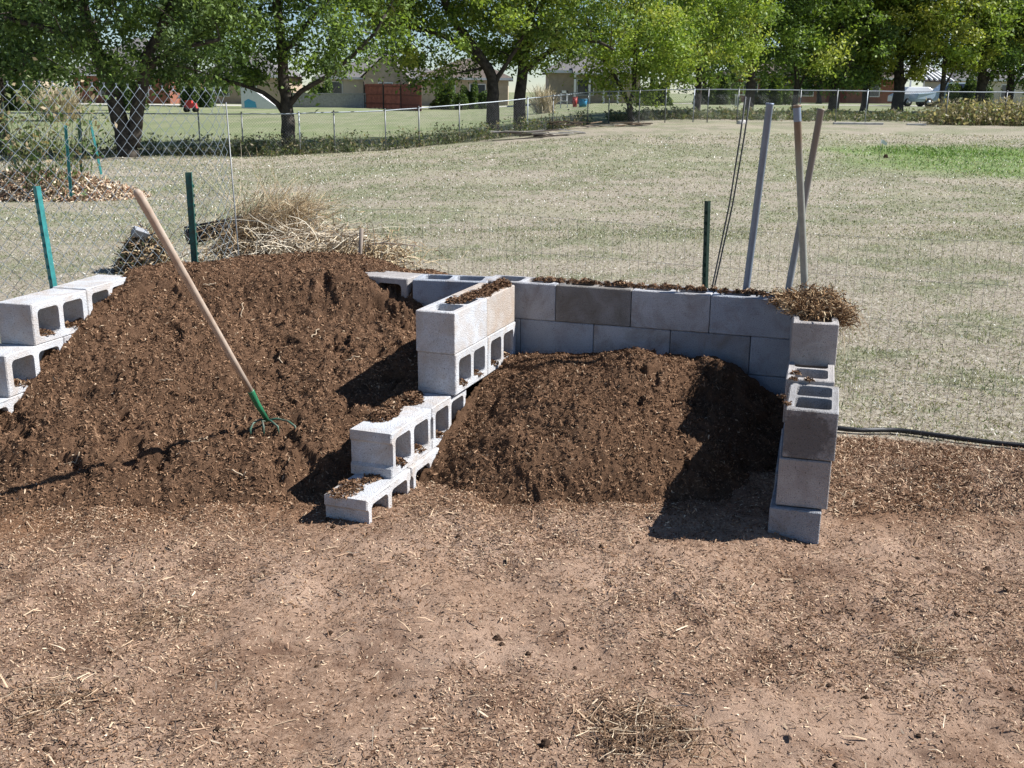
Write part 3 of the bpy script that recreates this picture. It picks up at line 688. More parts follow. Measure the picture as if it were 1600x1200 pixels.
# ------------------------------------------------------------------ wire fences
def wires(mb, pts, r, n=4): mb.tube(pts, r, n, cap=False)
def path_fn(P):
    P = [Vector(p) for p in P]; d = [0]
    for i in range(1, len(P)): d.append(d[-1] + (P[i] - P[i - 1]).length)
    def f_(s):
        s = min(max(s, 0), d[-1]); i = 0
        while i < len(d) - 2 and s > d[i + 1]: i += 1
        return P[i].lerp(P[i + 1], (s - d[i]) / (d[i + 1] - d[i]))
    return f_, d[-1]
def link_fabric(pf, Ltot, z0f, h, pitch, r, mb, sides=4, weave=.003, spikes=True, stp=1):
    nh = int(round(h / pitch)); nl = int(Ltot / pitch); half = pitch / 2
    # strand k zigzags between column k and k+1 all the way down, as real chain-link does
    for k_ in range(nl):
        pts = []
        for j in range(0, 2 * nh + 1):
            s = k_ * pitch + (half * (1.03 if (j & 1) else -.03)) + half * 0
            p = pf(s + 0); z = z0f(s) + h - j * half
            off = weave * (1 if (k_ & 1) else -1)
            pts.append(Vector((p.x, p.y + off, z + (0))))
        # neighbours hook: odd strands mirrored
        wires(mb, pts, r, sides)
        if spikes:
            t_ = pts[0]; wires(mb, [t_ + Vector((-.004, 0, -.01)), t_ + Vector((.004, 0, .016))], r, sides); wires(mb, [t_ + Vector((.004, 0, -.01)), t_ + Vector((-.005, 0, .015))], r, sides)
    for k_ in range(nl):                 # the mirrored strands closing each diamond
        pts = []
        for j in range(0, 2 * nh + 1):
            s = k_ * pitch - (half * (1.03 if (j & 1) else -.03)); p = pf(s); pts.append(Vector((p.x, p.y - weave, z0f(s) + h - j * half)))
        wires(mb, pts, r, sides)
fp = [at(-60, 200, 5.2), at(0, 200, 5.35), at(60, 200, 5.5), at(130, 200, 5.75), at(230, 200, 6.15), at(300, 200, 6.45), at(335, 200, 6.6), at(364, 200, 6.85)]
pf, Lt = path_fn([(p.x, p.y, 0) for p in fp])
root = empty('chain_link_fence', (fp[0].x, fp[0].y, .1), 'loose chain-link fence panel with spiky bare top edge standing behind the left bin', 'fence panel')
mb = MB(); link_fabric(pf, Lt, lambda s: .10 + .01 * math.sin(s * 3), 1.64, .083, .0018, mb); mb.v = [tuple(Vector(v) - root.location) for v in mb.v]; mb.build('wire_mesh', m_wire, root)
a = at(373, 400, 6.8); b_ = at(353, 160, 6.8); mb = MB(); mb.tube([a - Vector((0, 0, .5)) - root.location, a - root.location, b_ - root.location], 0.0045, 6); mb.build('end_rod', m_wire_dk, root)
# welded wire fence behind the back wall
wp = [(-1.2, 6.25), (-.4, 6.05), (.6, 5.8), (1.5, 5.42), (1.9, 5.1), (2.6, 4.83), (3.4, 4.6)]
pf, Lt = path_fn([(x, y, 0) for x, y in wp]); mb = MB(); s = 0
while s < Lt:
    p = pf(s); wires(mb, [Vector((p.x, p.y, .06)), Vector((p.x + .004 * math.sin(s * 9), p.y, .55)), Vector((p.x, p.y, 1.06 + .02 * math.sin(s * 2)))], .0008, 3); s += .05
for j in (0, 3, 6, 8, 10):
    wires(mb, [Vector((pf(q * Lt / 40).x, pf(q * Lt / 40).y, .06 + j * .1 + (j / 10) * .02 * math.sin(q * Lt / 20))) for q in range(41)], .0008, 3)
tag(mb.build('welded_wire_fence', m_wire_dk), 'thin welded wire garden fence running behind the back wall to the right', 'wire fence')

# background chain-link fences
def gz1(x, y): return float(ground_z(np.array([float(x)]), np.array([float(y)]))[0])
def far_fence(label, P, posts, h=1.2):
    pf, Lt = path_fn([(x, y, 0) for x, y in P]); q0 = pf(0)
    root = empty('chain_link_fence', (q0.x, q0.y, gz1(q0.x, q0.y)), label, 'fence'); o0 = root.location.copy(); zf = lambda s: gz1(pf(s).x, pf(s).y)
    zs = np.array([zf(s) for s in np.linspace(0, Lt, 60)]); zi = lambda s: float(np.interp(s, np.linspace(0, Lt, 60), zs))
    mb = MB()
    for sg in (1, -1):
        s = -h
        while s < Lt + h:
            a, b_ = (s, 0.), (s + sg * h, h); ss = []
            for q in range(5):
                u_ = a[0] + (b_[0] - a[0]) * q / 4
                if 0 <= u_ <= Lt: p = pf(u_); ss.append(Vector((p.x, p.y + sg * .004, zi(u_) + h * q / 4)) - o0)
            if len(ss) > 1: wires(mb, ss, .0022, 3)
            s += .085
    mb.build('wire_mesh', m_wire_dk, root)
    mb = MB(); mb.tube([Vector((pf(q * Lt / 50).x, pf(q * Lt / 50).y, zi(q * Lt / 50) + h + .02)) - o0 for q in range(51)], .019, 6); mb.build('top_rail', m_galv, root)
    for px in posts:
        best = min(np.linspace(0, Lt, 400), key=lambda s: abs((pf(s).x / pf(s).y / .975) * FPX + 800 - px)); p = pf(best); z = zi(best)
        mb = MB(); mb.tube([Vector((p.x, p.y - .04, z - .1)) - o0, Vector((p.x, p.y - .04, z + h + .05)) - o0], .021, 8); mb.tube([Vector((p.x, p.y - .04, z + h + .05)) - o0, Vector((p.x, p.y - .04, z + h + .09)) - o0], [.03, .01], 8)
        mb.build('fence_post', m_galv if px in (464, 821, 1077, 1345) else m_wire_dk, root)
far_fence('low chain-link fence rising from the left under the trees', [(-22, 31), (-16, 32), (-6.8, 33), (-4.2, 34.5), (-1.8, 36), (.5, 38.5), (3, 43)], [-60, 125, 310, 376, 464, 519, 599, 651, 715, 821, 860, 914])
far_fence('chain-link fence along the far side of the field on the right', [(2.2, 43.6), (7, 42.3), (12, 42), (17, 42), (26, 43)], [946, 993, 1034, 1077, 1100, 1145, 1241, 1297, 1345, 1468, 1560])

# ------------------------------------------------------------------ trees
PL = [(.09, .15, .03), (.15, .21, .035), (.22, .27, .05), (.06, .11, .03), (.3, .3, .07)]
def tree(name, label, x, y, stems, crown, nclus, nleaf, pal, seed, leaf=.11, r0=.22, group=None, sig=.33):
    """stems: list of point lists relative to the base; crown: (cx, cy, cz, rx, ry, rz, zmin)"""
    global rng
    keep = rng; rng = np.random.default_rng(seed); rd = random.Random(seed); z = gz1(x, y)
    root = empty(name, (x, y, z - .05), label, 'tree', group); mb = MB(); nodes = []
    for i, st in enumerate(stems):
        pts = spline(st, 4); n = len(pts); r_ = r0 * (1 if i == 0 else .72)
        if i > 0 and st[0].z > 1.2: r_ = r0 * .38
        mb.tube([p + Vector((rd.uniform(-1, 1), rd.uniform(-1, 1), 0)) * .03 for p in pts], [r_ * (1.25 if k_ == 0 else 1) * (1 - .62 * k_ / n) for k_ in range(n)], 9)
        nodes += [(p, r_ * (1 - .62 * k_ / n)) for k_, p in enumerate(pts) if p.z > 1.2]
    cx, cy, cz, rx, ry, rz, zmin = crown; zmin = max(.5, zmin - .2); cl_ = []
    while len(cl_) < nclus:
        d = rdirs(1)[0] * rng.random() ** .38; p = Vector((cx + d[0] * rx, cy + d[1] * ry, cz + d[2] * rz))
        if p.z < zmin + rng.random() * .8: continue
        cl_.append(p)
    cl_.sort(key=lambda p: min((p - q).length for q, _ in nodes))
    for p in cl_:
        q, rq = min(nodes, key=lambda t_: (t_[0] - p).length + (0 if t_[0].z < p.z + .4 else 1.5))
        if (q - p).length > .5:
            mid = q.lerp(p, .5) + Vector((rd.uniform(-.2, .2), rd.uniform(-.2, .2), rd.uniform(.0, .3))); ra = max(.02, min(rq * .5, .018 + .02 * (q - p).length))
            mb.tube([q, mid, p], [ra, ra * .65, .008], 5); nodes.append((mid, ra * .65)); nodes.append((p, .015))
    mb.build('trunk', m_bark, root)
    cc = np.array([list(p) for p in cl_]); per = np.maximum(8, (nleaf * 1.25 / nclus * rng.uniform(.3, 1.8, nclus)).astype(int)); k_ = np.repeat(np.arange(nclus), per); n = len(k_)
    P = cc[k_] + rng.normal(0, 1, (n, 3)) * np.array([sig, sig, sig * .62]) * rng.uniform(.6, 1.25, (nclus, 1))[k_]; P[:, 2] -= np.abs(rng.normal(0, .12, n)); ok = P[:, 2] > zmin - .5; P = P[ok]; k_ = k_[ok]; n = len(P)
    A = rdirs(n, .8); A[:, 2] -= .35; A /= np.linalg.norm(A, axis=1)[:, None]; B = np.cross(A, rdirs(n)); B /= np.linalg.norm(B, axis=1)[:, None]
    s = rng.uniform(.6, 1.3, (n, 1)) * leaf * .8; V, Fq = quads(P, A * s * .75, B * s * .38)
    palv = np.array(pal) * 1.25; base = palv[rng.integers(0, len(palv), nclus)][k_] * .6 + palv[rng.integers(0, len(palv), n)] * .4
    mesh_np('crown', V, Fq, m_leaf, root, col=np.repeat(base * rng.uniform(.75, 1.25, (n, 1)), 4, 0))
    rng = keep; return root
V3 = Vector
DK = [(.05, .09, .028), (.09, .14, .035), (.13, .19, .045), (.045, .07, .025)]
BR = [(.13, .2, .035), (.19, .27, .045), (.26, .33, .06), (.1, .16, .035), (.33, .35, .08)]
YG = [(.18, .21, .035), (.25, .27, .05), (.3, .3, .06), (.13, .18, .03)]
def X_(px, d): return (px - 800) / FPX * d * 1.02
tree('shade_tree', 'dark tree with trunk forked in a V behind the chain-link panel', X_(212, 31), 31.5,
     [[V3((0, 0, 0)), V3((-.1, 0, .8)), V3((-.35, 0, 2.0)), V3((-.8, 0, 3.6)), V3((-1.2, .2, 6))], [V3((.1, 0, .4)), V3((.45, 0, 1.6)), V3((.75, 0, 2.8)), V3((1.6, 0, 4.3)), V3((2.2, 0, 6))],
      [V3((.6, 0, 2.4)), V3((1.6, -.3, 3.0)), V3((3.0, -.5, 3.3))], [V3((-.7, 0, 3.1)), V3((-2, -.4, 3.6)), V3((-3.4, -.3, 3.9))]], (0, 0, 5.3, 4.6, 3.4, 3.7, 1.95), 240, 29000, DK, 11, .13, .3)
tree('shade_tree', 'dark tree at the far left edge with drooping leaves', X_(10, 34), 35, [[V3((0, 0, 0)), V3((.1, 0, 2)), V3((-.2, 0, 4)), V3((0, 0, 6))]], (0, 0, 5.1, 3.6, 3, 3.5, 1.75), 150, 17000, DK, 12, .14, .24)
tree('shade_tree', 'straight single-trunk tree left of the wooden fence, with a low limb reaching right', X_(461, 34), 34.2,
     [[V3((0, 0, 0)), V3((0, 0, 1)), V3((-.05, 0, 2.1)), V3((-.15, 0, 3.8)), V3((-.2, 0, 6.5))], [V3((0, 0, 1.5)), V3((.5, -.2, 1.95)), V3((1.5, -.4, 2.5)), V3((2.6, -.6, 3.4)), V3((3.2, -.6, 4.2))],
      [V3((-.1, 0, 1.3)), V3((-.7, -.1, 1.9)), V3((-1.9, -.4, 2.3))], [V3((-.1, 0, 3)), V3((.8, 0, 4)), V3((1.8, 0, 5.2))]], (.3, 0, 4.9, 3.9, 2.6, 3.2, 1.8), 165, 17500, DK + BR[:2], 13, .13, .25)
tree('shade_tree', 'thick-trunk tree splitting into a Y in the middle of the far fence', X_(766, 40), 40,
     [[V3((0, 0, 0)), V3((.02, 0, 1)), V3((0, 0, 2.0)), V3((-.5, 0, 2.9)), V3((-1.6, 0, 4.4)), V3((-2, 0, 6))], [V3((0, 0, 1.7)), V3((.55, 0, 2.6)), V3((1.1, 0, 3.5)), V3((1.9, 0, 5))], [V3((-.4, 0, 2.8)), V3((-1.8, -.2, 3.5)), V3((-3.6, -.4, 3.9)), V3((-4.6, -.4, 4.3))]], (-1.8, -.3, 5.2, 5.2, 3, 3.5, 2.05), 290, 33000, BR + DK[:2], 15, .13, .27)
tree('shade_tree', 'dark-trunk tree just right of the Y-shaped one', X_(808, 41), 41.2, [[V3((0, 0, 0)), V3((.0, 0, 1.2)), V3((.1, 0, 2.6)), V3((.3, 0, 4.2)), V3((.3, 0, 6))], [V3((.1, 0, 2.2)), V3((1.2, -.3, 3.0)), V3((2.6, -.6, 3.3)), V3((3.4, -.8, 3.0))]], (1.1, 0, 5.5, 3.8, 3, 3.3, 2.2), 150, 18000, BR + DK[:2], 16, .13, .26)
tree('low_tree', 'small bushy tree with leaves hanging down to the fence', X_(975, 44), 44.6, [[V3((0, 0, 0)), V3((-.05, 0, .7)), V3((.1, 0, 1.6)), V3((0, 0, 4))], [V3((0, 0, .5)), V3((-.5, 0, 1.5)), V3((-1.6, 0, 3))]], (.3, 0, 3.7, 3.0, 2.4, 3.0, .9), 120, 14500, BR, 17, .13, .14)
tree('shade_tree', 'bright green tree with a slim trunk left of the white table', X_(1075, 47), 48, [[V3((0, 0, 0)), V3((.05, 0, 1.5)), V3((-.1, 0, 3)), V3((0, 0, 5))]], (0, 0, 5, 3.8, 3, 3.7, 1.9), 160, 18000, BR, 18, .14, .18)
tree('shade_tree', 'dark leaning tree behind the thin bent rods', X_(1152, 52), 53, [[V3((0, 0, 0)), V3((.1, 0, 1.5)), V3((-.1, 0, 3.4)), V3((.3, 0, 6))]], (0, 0, 5.8, 3.8, 3, 4.2, 2.0), 150, 17000, DK + BR[:2], 19, .15, .28)
gz_row = 'trees of the row on the right'
for i, (px, d, pal, rx, r_, zm, lb) in enumerate([
        (1215, 55, BR, 3.4, .16, 1.6, 'bright tree above the leaning pipes'), (1272, 56, DK + BR[:2], 3.6, .3, .5, 'broad dark tree with leaves down to the ground, right of the pipes'),
        (1318, 58, BR[:3] + DK, 3.4, .22, 1.0, 'tree between the dark broad one and the white carport'), (1366, 58, YG, 3.6, .34, 1.6, 'olive tree with stout trunk beside the white carport'),
        (1428, 57, BR[:3] + YG, 3.4, .15, 2.1, 'tree with one thin straight trunk beside the parked cars'), (1486, 59, BR[:2] + DK, 3.8, .3, 1.6, 'dark green tree with a thick trunk right of the cars'),
        (1530, 60, YG, 3.6, .24, 1.7, 'yellowish tree behind the tall dry grass'), (1590, 60, YG + BR[:1], 3.8, .26, 1.3, 'olive tree at the right edge of the picture'),
        (1680, 61, BR, 3.8, .26, 1.3, 'tree just outside the right edge, its leaves reaching in')]):
    x = X_(px, d); j = (i * 37 % 10) / 10
    tree('row_tree', lb, x, d, [[V3((0, 0, 0)), V3((.1 * j, 0, 1.5)), V3((-.2 + .3 * j, 0, 3.6)), V3((.2, 0, 7))], [V3((.1, 0, 1.2)), V3((.7, 0, 2.6)), V3((1.5, 0, 4.5))]], (0, 0, 5.6, rx, 3, 4.6, zm), 165, 17500, pal, 30 + i, .16, r_, gz_row)
# farther trees behind the houses
for i, (px, d, lb) in enumerate([(60, 75, 'distant tree behind the grey roof at far left'), (330, 85, 'distant tree above the tan house'), (1080, 95, 'distant tree behind the driveway'), (1250, 100, 'distant tree behind the red brick house')]):
    tree('far_tree', lb, X_(px, d), d, [[V3((0, 0, 0)), V3((0, 0, 2)), V3((.2, 0, 5))]], (0, 0, 4.6, 5.5, 3, 4.2, 1.0), 90, 7000, DK, 60 + i, .3, .25, sig=.6)

# ------------------------------------------------------------------ grass and weeds
def blades(n, box, dens, hh, ww, pal, wts, keep=None, lean=.8, power=1):
    x = rng.uniform(0, 1, n); y = box[2] * (box[3] / box[2]) ** rng.random(n)
    lim = y * .53 + .4; x = (x * 2 - 1) * lim
    ok = (mulch_mask(x, y) < .5) & ((x < lwall(y) - .2) | (y > 6.2) | (y > 5.68 - .33 * x))
    ok &= rng.random(n) < dens(x, y); x = x[ok]; y = y[ok]; n = len(x); z = ground_z(x, y)
    D = np.stack([rng.normal(0, lean, n), rng.normal(0, lean, n), np.ones(n)], 1); D /= np.linalg.norm(D, axis=1)[:, None]
    sc_ = np.maximum(1, y / 9)[:, None] ** .7
    A = D * (rng.uniform(*hh, (n, 1)) * .5 * sc_); B = np.cross(D, rdirs(n)); B /= np.linalg.norm(B, axis=1)[:, None]; B = B * (rng.uniform(*ww, (n, 1)) * .5 * sc_)
    P = np.stack([x, y, z], 1) + A * .9; V, Fq = quads(P, A, B)
    return V, Fq, np.repeat(mcol(pal, n, wts), 4, 0)
PGR = [(.33, .305, .21), (.49, .46, .37), (.15, .2, .08), (.1, .145, .05), (.22, .2, .13), (.85, .84, .8)]  # last, near-white entry paints sun glints on the blades as colour
dn = lambda x, y: .2 + .8 * patchf(x, y)
ds = lambda x, y: 1 - .75 * patchf(x, y)
g1_ = blades(150000, (0, 0, 4.3, 13), dn, (.012, .04), (.0025, .007), PGR, [20, 14, 26, 18, 18, 8])
g1b = blades(110000, (0, 0, 4.3, 13), ds, (.01, .035), (.0025, .007), PGR, [34, 26, 8, 5, 28, 7], lean=1.6)
g2_ = blades(90000, (0, 0, 12, 34), dn, (.01, .028), (.005, .012), PGR, [22, 14, 26, 16, 20, 10])
g2b = blades(60000, (0, 0, 12, 34), ds, (.01, .028), (.005, .012), PGR, [34, 22, 10, 6, 28, 9], lean=1.6)
def gp(x, y): return .25 * smooth(1.5, .4, ((x - 12) / 4.5) ** 2 + ((y - 23) / 5) ** 2 + (fbm(x * .9, y * .9, 68) - .5) * 2) + smooth(1.3, .3, ((x - 10.3) / 1.9) ** 2 + ((y - 26.3) / 1.7) ** 2 + (fbm(x * 1.5, y * 1.5, 66) - .5) * 2)
g3_ = blades(80000, (0, 0, 17, 31), gp, (.02, .06), (.006, .014), [(.11, .2, .055), (.17, .27, .08), (.27, .33, .14)], [3, 3, 1])
v, f, c_ = join([g1_, g1b, g2_, g2b, g3_]); tag(mesh_np('grass', v, f, m_grass, col=c_), 'dry mown grass of the field with pale and green tufts', 'grass', kind='stuff')

def weeds(label, name, fn_xy, n, hmin, hmax, pal, wts, leaf, nst, seed):
    global rng
    keep = rng; rng = np.random.default_rng(seed); x, y = fn_xy(nst); z = ground_z(x, y); H_ = rng.uniform(hmin, hmax, nst)
    D = np.stack([rng.normal(0, .25, nst), rng.normal(0, .25, nst), np.ones(nst)], 1); D /= np.linalg.norm(D, axis=1)[:, None]
    s1 = strands(np.stack([x, y, z], 1), D, H_, np.full(nst, .006), .12, mcol(pal, nst, wts), 4)
    k_ = rng.integers(0, nst, n); t_ = rng.random(n) ** .8; P = np.stack([x, y, z], 1)[k_] + D[k_] * (H_[k_] * t_)[:, None] + rng.normal(0, .1, (n, 3)) * [1, 1, .5]
    A = rdirs(n); B = np.cross(A, rdirs(n)); B /= np.linalg.norm(B, axis=1)[:, None]; s = rng.uniform(.5, 1.3, (n, 1)) * leaf
    V, Fq = quads(P, A * s * .6, B * s * .3); rng2 = mcol(pal, n, wts)
    v, f, c_ = join([s1, (V, Fq, np.repeat(rng2, 4, 0))]); o = mesh_np(name, v, f, m_leaf, col=c_); tag(o, label, 'weeds', kind='stuff'); rng = keep; return o
PW = [(.08, .11, .045), (.13, .16, .07), (.2, .18, .1), (.32, .27, .18)]
def fl(n):
    u = rng.random(n); x = np.interp(u, [0, .3, .6, 1], [-17, -9, -5, 3]); y = np.interp(x, [-22, -16, -6.8, -4.2, -1.8, .5, 3], [31, 32, 33, 34.5, 36, 38.5, 43]) + rng.normal(.3, .5, n); return x, y
weeds('dark leafy undergrowth growing through the left fence under the trees', 'undergrowth', fl, 9000, .1, .7, PW, [4, 3, 2, 1], .09, 1500, 71)
def fr(n): x = rng.uniform(16.4, 24, n); y = 42.3 + rng.normal(0, .6, n); x += rng.normal(0, .4, n); return x, y
weeds('tall tan dry grass along the fence at the far right', 'tall_dry_grass', fr, 7000, .35, 1.1, [(.36, .31, .19), (.46, .39, .26), (.17, .21, .08), (.25, .23, .12)], [5, 4, 4, 3], .14, 2600, 72)
def fr2(n): x = rng.uniform(4, 24, n); y = 46 + rng.normal(0, .8, n) ; return x, y
weeds('low green weeds behind the right fence under the row of trees', 'undergrowth', fr2, 12000, .1, .5, PW, [4, 4, 2, 1], .12, 900, 73)
# tall weed stems at the left, near the leaf bed
def fw(n): a = rng.uniform(0, 1, n); return np.where(a < .6, -7.6 + rng.normal(0, .35, n), -8.8 + rng.normal(0, .5, n)), 17.6 + rng.normal(0, .3, n)
weeds('tall half-dry climbing weeds in the garden bed at far left', 'tall_weeds', fw, 1500, 1.0, 2.3, [(.1, .16, .05), (.18, .2, .09), (.36, .28, .17)], [3, 3, 2], .09, 110, 74)

# ------------------------------------------------------------------ garden bed at far left
def pile(name, label, cat, cx, cy, rx, ry, h, n, pal, wts, L, r, mat, flat=.5, curl=.25, z0=None, seed=1):
    global rng
    keep = rng; rng = np.random.default_rng(seed); a = rng.uniform(0, 6.28, n); q = np.sqrt(rng.random(n)); x = cx + rx * q * np.cos(a); y = cy + ry * q * np.sin(a)
    zb = ground_z(x, y) if z0 is None else np.full(n, z0); z = zb + h * (1 - q ** 2) * rng.random(n) ** .6
    v, f, c_ = strands(np.stack([x, y, z], 1), rdirs(n, flat), rng.uniform(*L, n), rng.uniform(*r, n), curl, mcol(pal, n, wts), 3)
    o = mesh_np(name, v, f, mat, col=c_); tag(o, label, cat); rng = keep; return o
PLF = [(.5, .38, .26), (.62, .5, .36), (.34, .2, .13), (.72, .62, .48), (.22, .13, .08)]
p = at(60, 296, 17.5)
pile('leaf_pile', 'low bed of dry tan leaves behind the chain-link panel', 'leaf pile', -8.0, 17.9, 1.9, 1.0, .45, 9000, PLF, [4, 4, 3, 2, 2], (.04, .12), (.008, .02), m_chip, .6)
for i, (tp, bp, lb, mt) in enumerate([((104, 196), (112, 297), 'teal T-post in front of the leaf bed', m_teal), ((139, 188), (155, 264), 'leaning teal T-post behind the right part of the leaf bed', m_teal),
                                  ((2, 160), (26, 275), 'dark leaning T-post at the left picture edge by the leaf bed', m_dkgreen), ((124, 185), (128, 262), 'thin grey-green post behind the leaf bed', m_green)]):
    tpost('t_post', tp, bp, [16.9, 19.4, 18.5, 20][i], .045, mt, lb, extra=.1, studs=False, group='T-posts around the leaf bed', yaw=.6)

# ------------------------------------------------------------------ brush pile
PB = [(.46, .35, .21), (.57, .46, .3), (.33, .235, .14), (.68, .58, .42), (.18, .12, .075)]
def brush():
    a = []
    def tuft(px, py, y, n, d, sp, L, r, curl, grav, pal, w=None, pos=.12):
        p = at(px, py, y); P = np.array(p)[None] + rng.normal(0, 1, (n, 3)) * [pos * 1.6, pos, pos * .5]
        D = np.array(d)[None] + rng.normal(0, sp, (n, 3)); D /= np.linalg.norm(D, axis=1)[:, None]
        a.append(strands(P, D, rng.uniform(*L, n), rng.uniform(*r, n), curl, mcol(pal, n, w), 6, grav=grav))
    ST = [(.62, .54, .42), (.76, .69, .56), (.48, .39, .28)]
    tuft(385, 376, 10.1, 700, (.8, 0, .32), .28, (.3, .8), (.002, .004), .22, .03, PB, [4, 3, 4, 1, 3], .13)
    tuft(425, 345, 10.2, 420, (.75, 0, .42), .3, (.2, .5), (.0015, .0035), .3, .0, PB, [5, 5, 2, 3, 0], .11)
    tuft(462, 325, 10.2, 200, (.8, 0, .3), .4, (.12, .35), (.0015, .003), .25, .0, PB, [5, 5, 2, 2, 0], .1)
    tuft(420, 325, 10.1, 14, (-.4, 0, .8), .25, (.4, .7), (.002, .003), .12, 0, PB, [3, 4, 0, 3, 0], .1)
    tuft(490, 372, 9.9, 330, (-.75, -.1, -.25), .35, (.2, .6), (.003, .006), .35, .05, ST, None, .13)
    tuft(450, 396, 9.8, 260, (-.4, -.1, -.2), .5, (.2, .5), (.003, .006), .35, .05, ST, None, .12)
    tuft(470, 392, 10.1, 1100, (.3, 0, .2), .9, (.1, .3), (.003, .007), .4, .02, PB, [2, 3, 4, 1, 5], .22)
    tuft(545, 402, 10., 1100, (.3, 0, .2), .9, (.08, .3), (.003, .006), .35, .02, PB, [3, 3, 4, 2, 4], .17)
    tuft(405, 405, 10., 800, (.3, 0, .2), .9, (.08, .3), (.003, .006), .35, .02, PB, [3, 3, 4, 2, 4], .2)
    tuft(596, 408, 10., 90, (.7, 0, .1), .5, (.1, .45), (.003, .006), .25, .02, PB, [4, 4, 4, 4, 3], .12)
    tuft(515, 372, 9.9, 12, (.95, 0, .15), .12, (.4, .75), (.004, .006), .1, .03, [(.66, .58, .46)], None, .06)
    return join(a)
v, f, c_ = brush(); tag(mesh_np('brush_pile', v, f, m_chip, col=c_), 'pile of pulled dry stems and straw behind the left heap', 'brush pile')
for i, (pts, r_, lb) in enumerate([([(570, 395), (590, 380), (650, 384)], .01, 'pale bare stick pointing right out of the brush'), ([(572, 384), (595, 405), (632, 410)], .013, 'curved pale branch lying at the right foot of the brush')]):
    mb = MB(); P_ = [at(x, y, 9.9) for x, y in pts]; mb.tube([q - P_[0] for q in spline(P_)], [r_ * (1 - .5 * k_ / 16) for k_ in range(17)], 7); o = mb.build('stick', m_stick); o.location = P_[0]; tag(o, lb, 'stick')
# black roll of wire under the brush
p0, p1 = at(292, 368, 10.0), at(395, 348, 10.3)
mb = MB(); axv = (p1 - p0).normalized(); u_ = axv.orthogonal().normalized(); w_ = axv.cross(u_)
for q in range(16):
    t_ = q / 16 * 6.283; rr = .085 if q % 2 else .07; mb.tube([(u_ * math.cos(t_) + w_ * math.sin(t_)) * rr + axv * s_ for s_ in (0, .35, .72)], .007, 4)
for s_ in np.linspace(0, .72, 9): mb.tube([(u_ * math.cos(t_) + w_ * math.sin(t_)) * .085 + axv * float(s_) for t_ in np.linspace(0, 6.28, 17)], .004, 4)
mb.tube([axv * .0, axv * .72], .05, 8)
o = mb.build('wire_roll', m_hose); o.location = p0; tag(o, 'dark roll of old wire netting lying beside the brush', 'wire roll')
pile('dead_leaf_heap', 'small heap of dry leaves and weeds behind the handle of the cultivator', 'leaf pile', at(225, 405, 9.9).x, 9.95, .27, .28, .42, 1900, PB + [(.14, .16, .08), (.07, .06, .045)], [2, 1, 3, .5, 4, 2, 4], (.04, .12), (.004, .012), m_chip, .8)
mb = MB(); mb.box((0, 0, 0), (.07, .035, .04), .5); o = mb.build('stone', MC['dark'], bevel=.006); o.location = at(219, 364, 9.85); o.rotation_euler = (.3, .6, .2); tag(o, 'small flat grey stone tilted on the leaf heap', 'stone')

# ------------------------------------------------------------------ debris, flag, boards in the field
def plank_pile(name, label, cx, cy, rx, ry, n, pal, seed, L=(.5, 1.8)):
    rd = random.Random(seed); root = empty(name, (cx, cy, gz1(cx, cy)), label, 'debris pile')
    for i in range(n):
        x, y = rd.uniform(-rx, rx), rd.uniform(-ry, ry); mb = MB(); l_ = rd.uniform(*L) / 2
        M_ = Matrix.Rotation(rd.gauss(0, .35), 3, 'Z') @ Matrix.Rotation(rd.gauss(0, .07), 3, 'Y'); mb.box((x, y, .03 + rd.random() * .16), (l_, rd.uniform(.03, .09), .012), M=M_); mb.build('board', rd.choice(pal), root)
    return root
m_w1 = plain('weathered_board', (.42, .38, .33), .9, .1, scale=6); m_w2 = plain('dark_board', (.1, .08, .07), .9, .1); m_w3 = plain('pale_board', (.66, .63, .6), .8, .1)
m_w4 = plain('bark_board', (.3, .22, .15), .9, .1)
q = onz(848, 217, .25); q = Vector((.9, 36.4, 0))
plank_pile('board_pile', 'pile of old grey and white boards at the foot of the far fence', .85, 35.9, 1.2, .5, 20, [m_w1, m_w2, m_w3, m_w1], 3)
plank_pile('bark_pile', 'long low heap of brown bark and broken boards along the fence', 3.0, 40.2, 2.2, .35, 34, [m_w4, m_w2, m_w1, m_w4], 4, (.3, 1.2))
mb = MB(); mb.box((0, 0, 0), (.95, .06, .04), .02); o = mb.build('timber_beam', m_w3, bevel=.01); o.location = (13.0, 41.3, gz1(13, 41.3) + .04); tag(o, 'pale timber lying in the grass in front of the right fence', 'timber')
mb = MB(); mb.box((0, 0, 0), (.35, .06, .035), -.1); o = mb.build('timber_offcut', m_w3, bevel=.01); o.location = (15.2, 41.3, gz1(15.2, 41.3) + .03); tag(o, 'short whitish timber piece farther right along the fence', 'timber')
fl_ = Vector((X_(1348, 23.5), 23.5, 0)); fl_.z = gz1(fl_.x, fl_.y); root = empty('marker_flag', fl_, 'small white marker flag on a wire in the field', 'flag')
mb = MB(); mb.tube([(0, 0, -.02), (0, 0, .2), (-.01, 0, .42)], .004, 5); mb.build('flag_wire', m_wire_dk, root)
mb = MB(); mb.add([(-.01, 0, .44), (.05, .01, .43), (.13, -.01, .37), (.12, 0, .31), (.04, .01, .35), (-.01, 0, .36)], [(0, 1, 4, 5), (1, 2, 3, 4)]); o = mb.build('flag_cloth', m_white, root)
s_ = o.modifiers.new('s', 'SOLIDIFY'); s_.thickness = .003
st = Vector((X_(1357, 24), 24, 0)); mb = MB(); mb.box((0, 0, .04), (.05, .04, .04), taper=.6); o = mb.build('dark_clod', m_clod, bevel=.01); o.location = (st.x, st.y, gz1(st.x, st.y)); tag(o, 'dark lump on the ground beside the marker flag', 'clod')
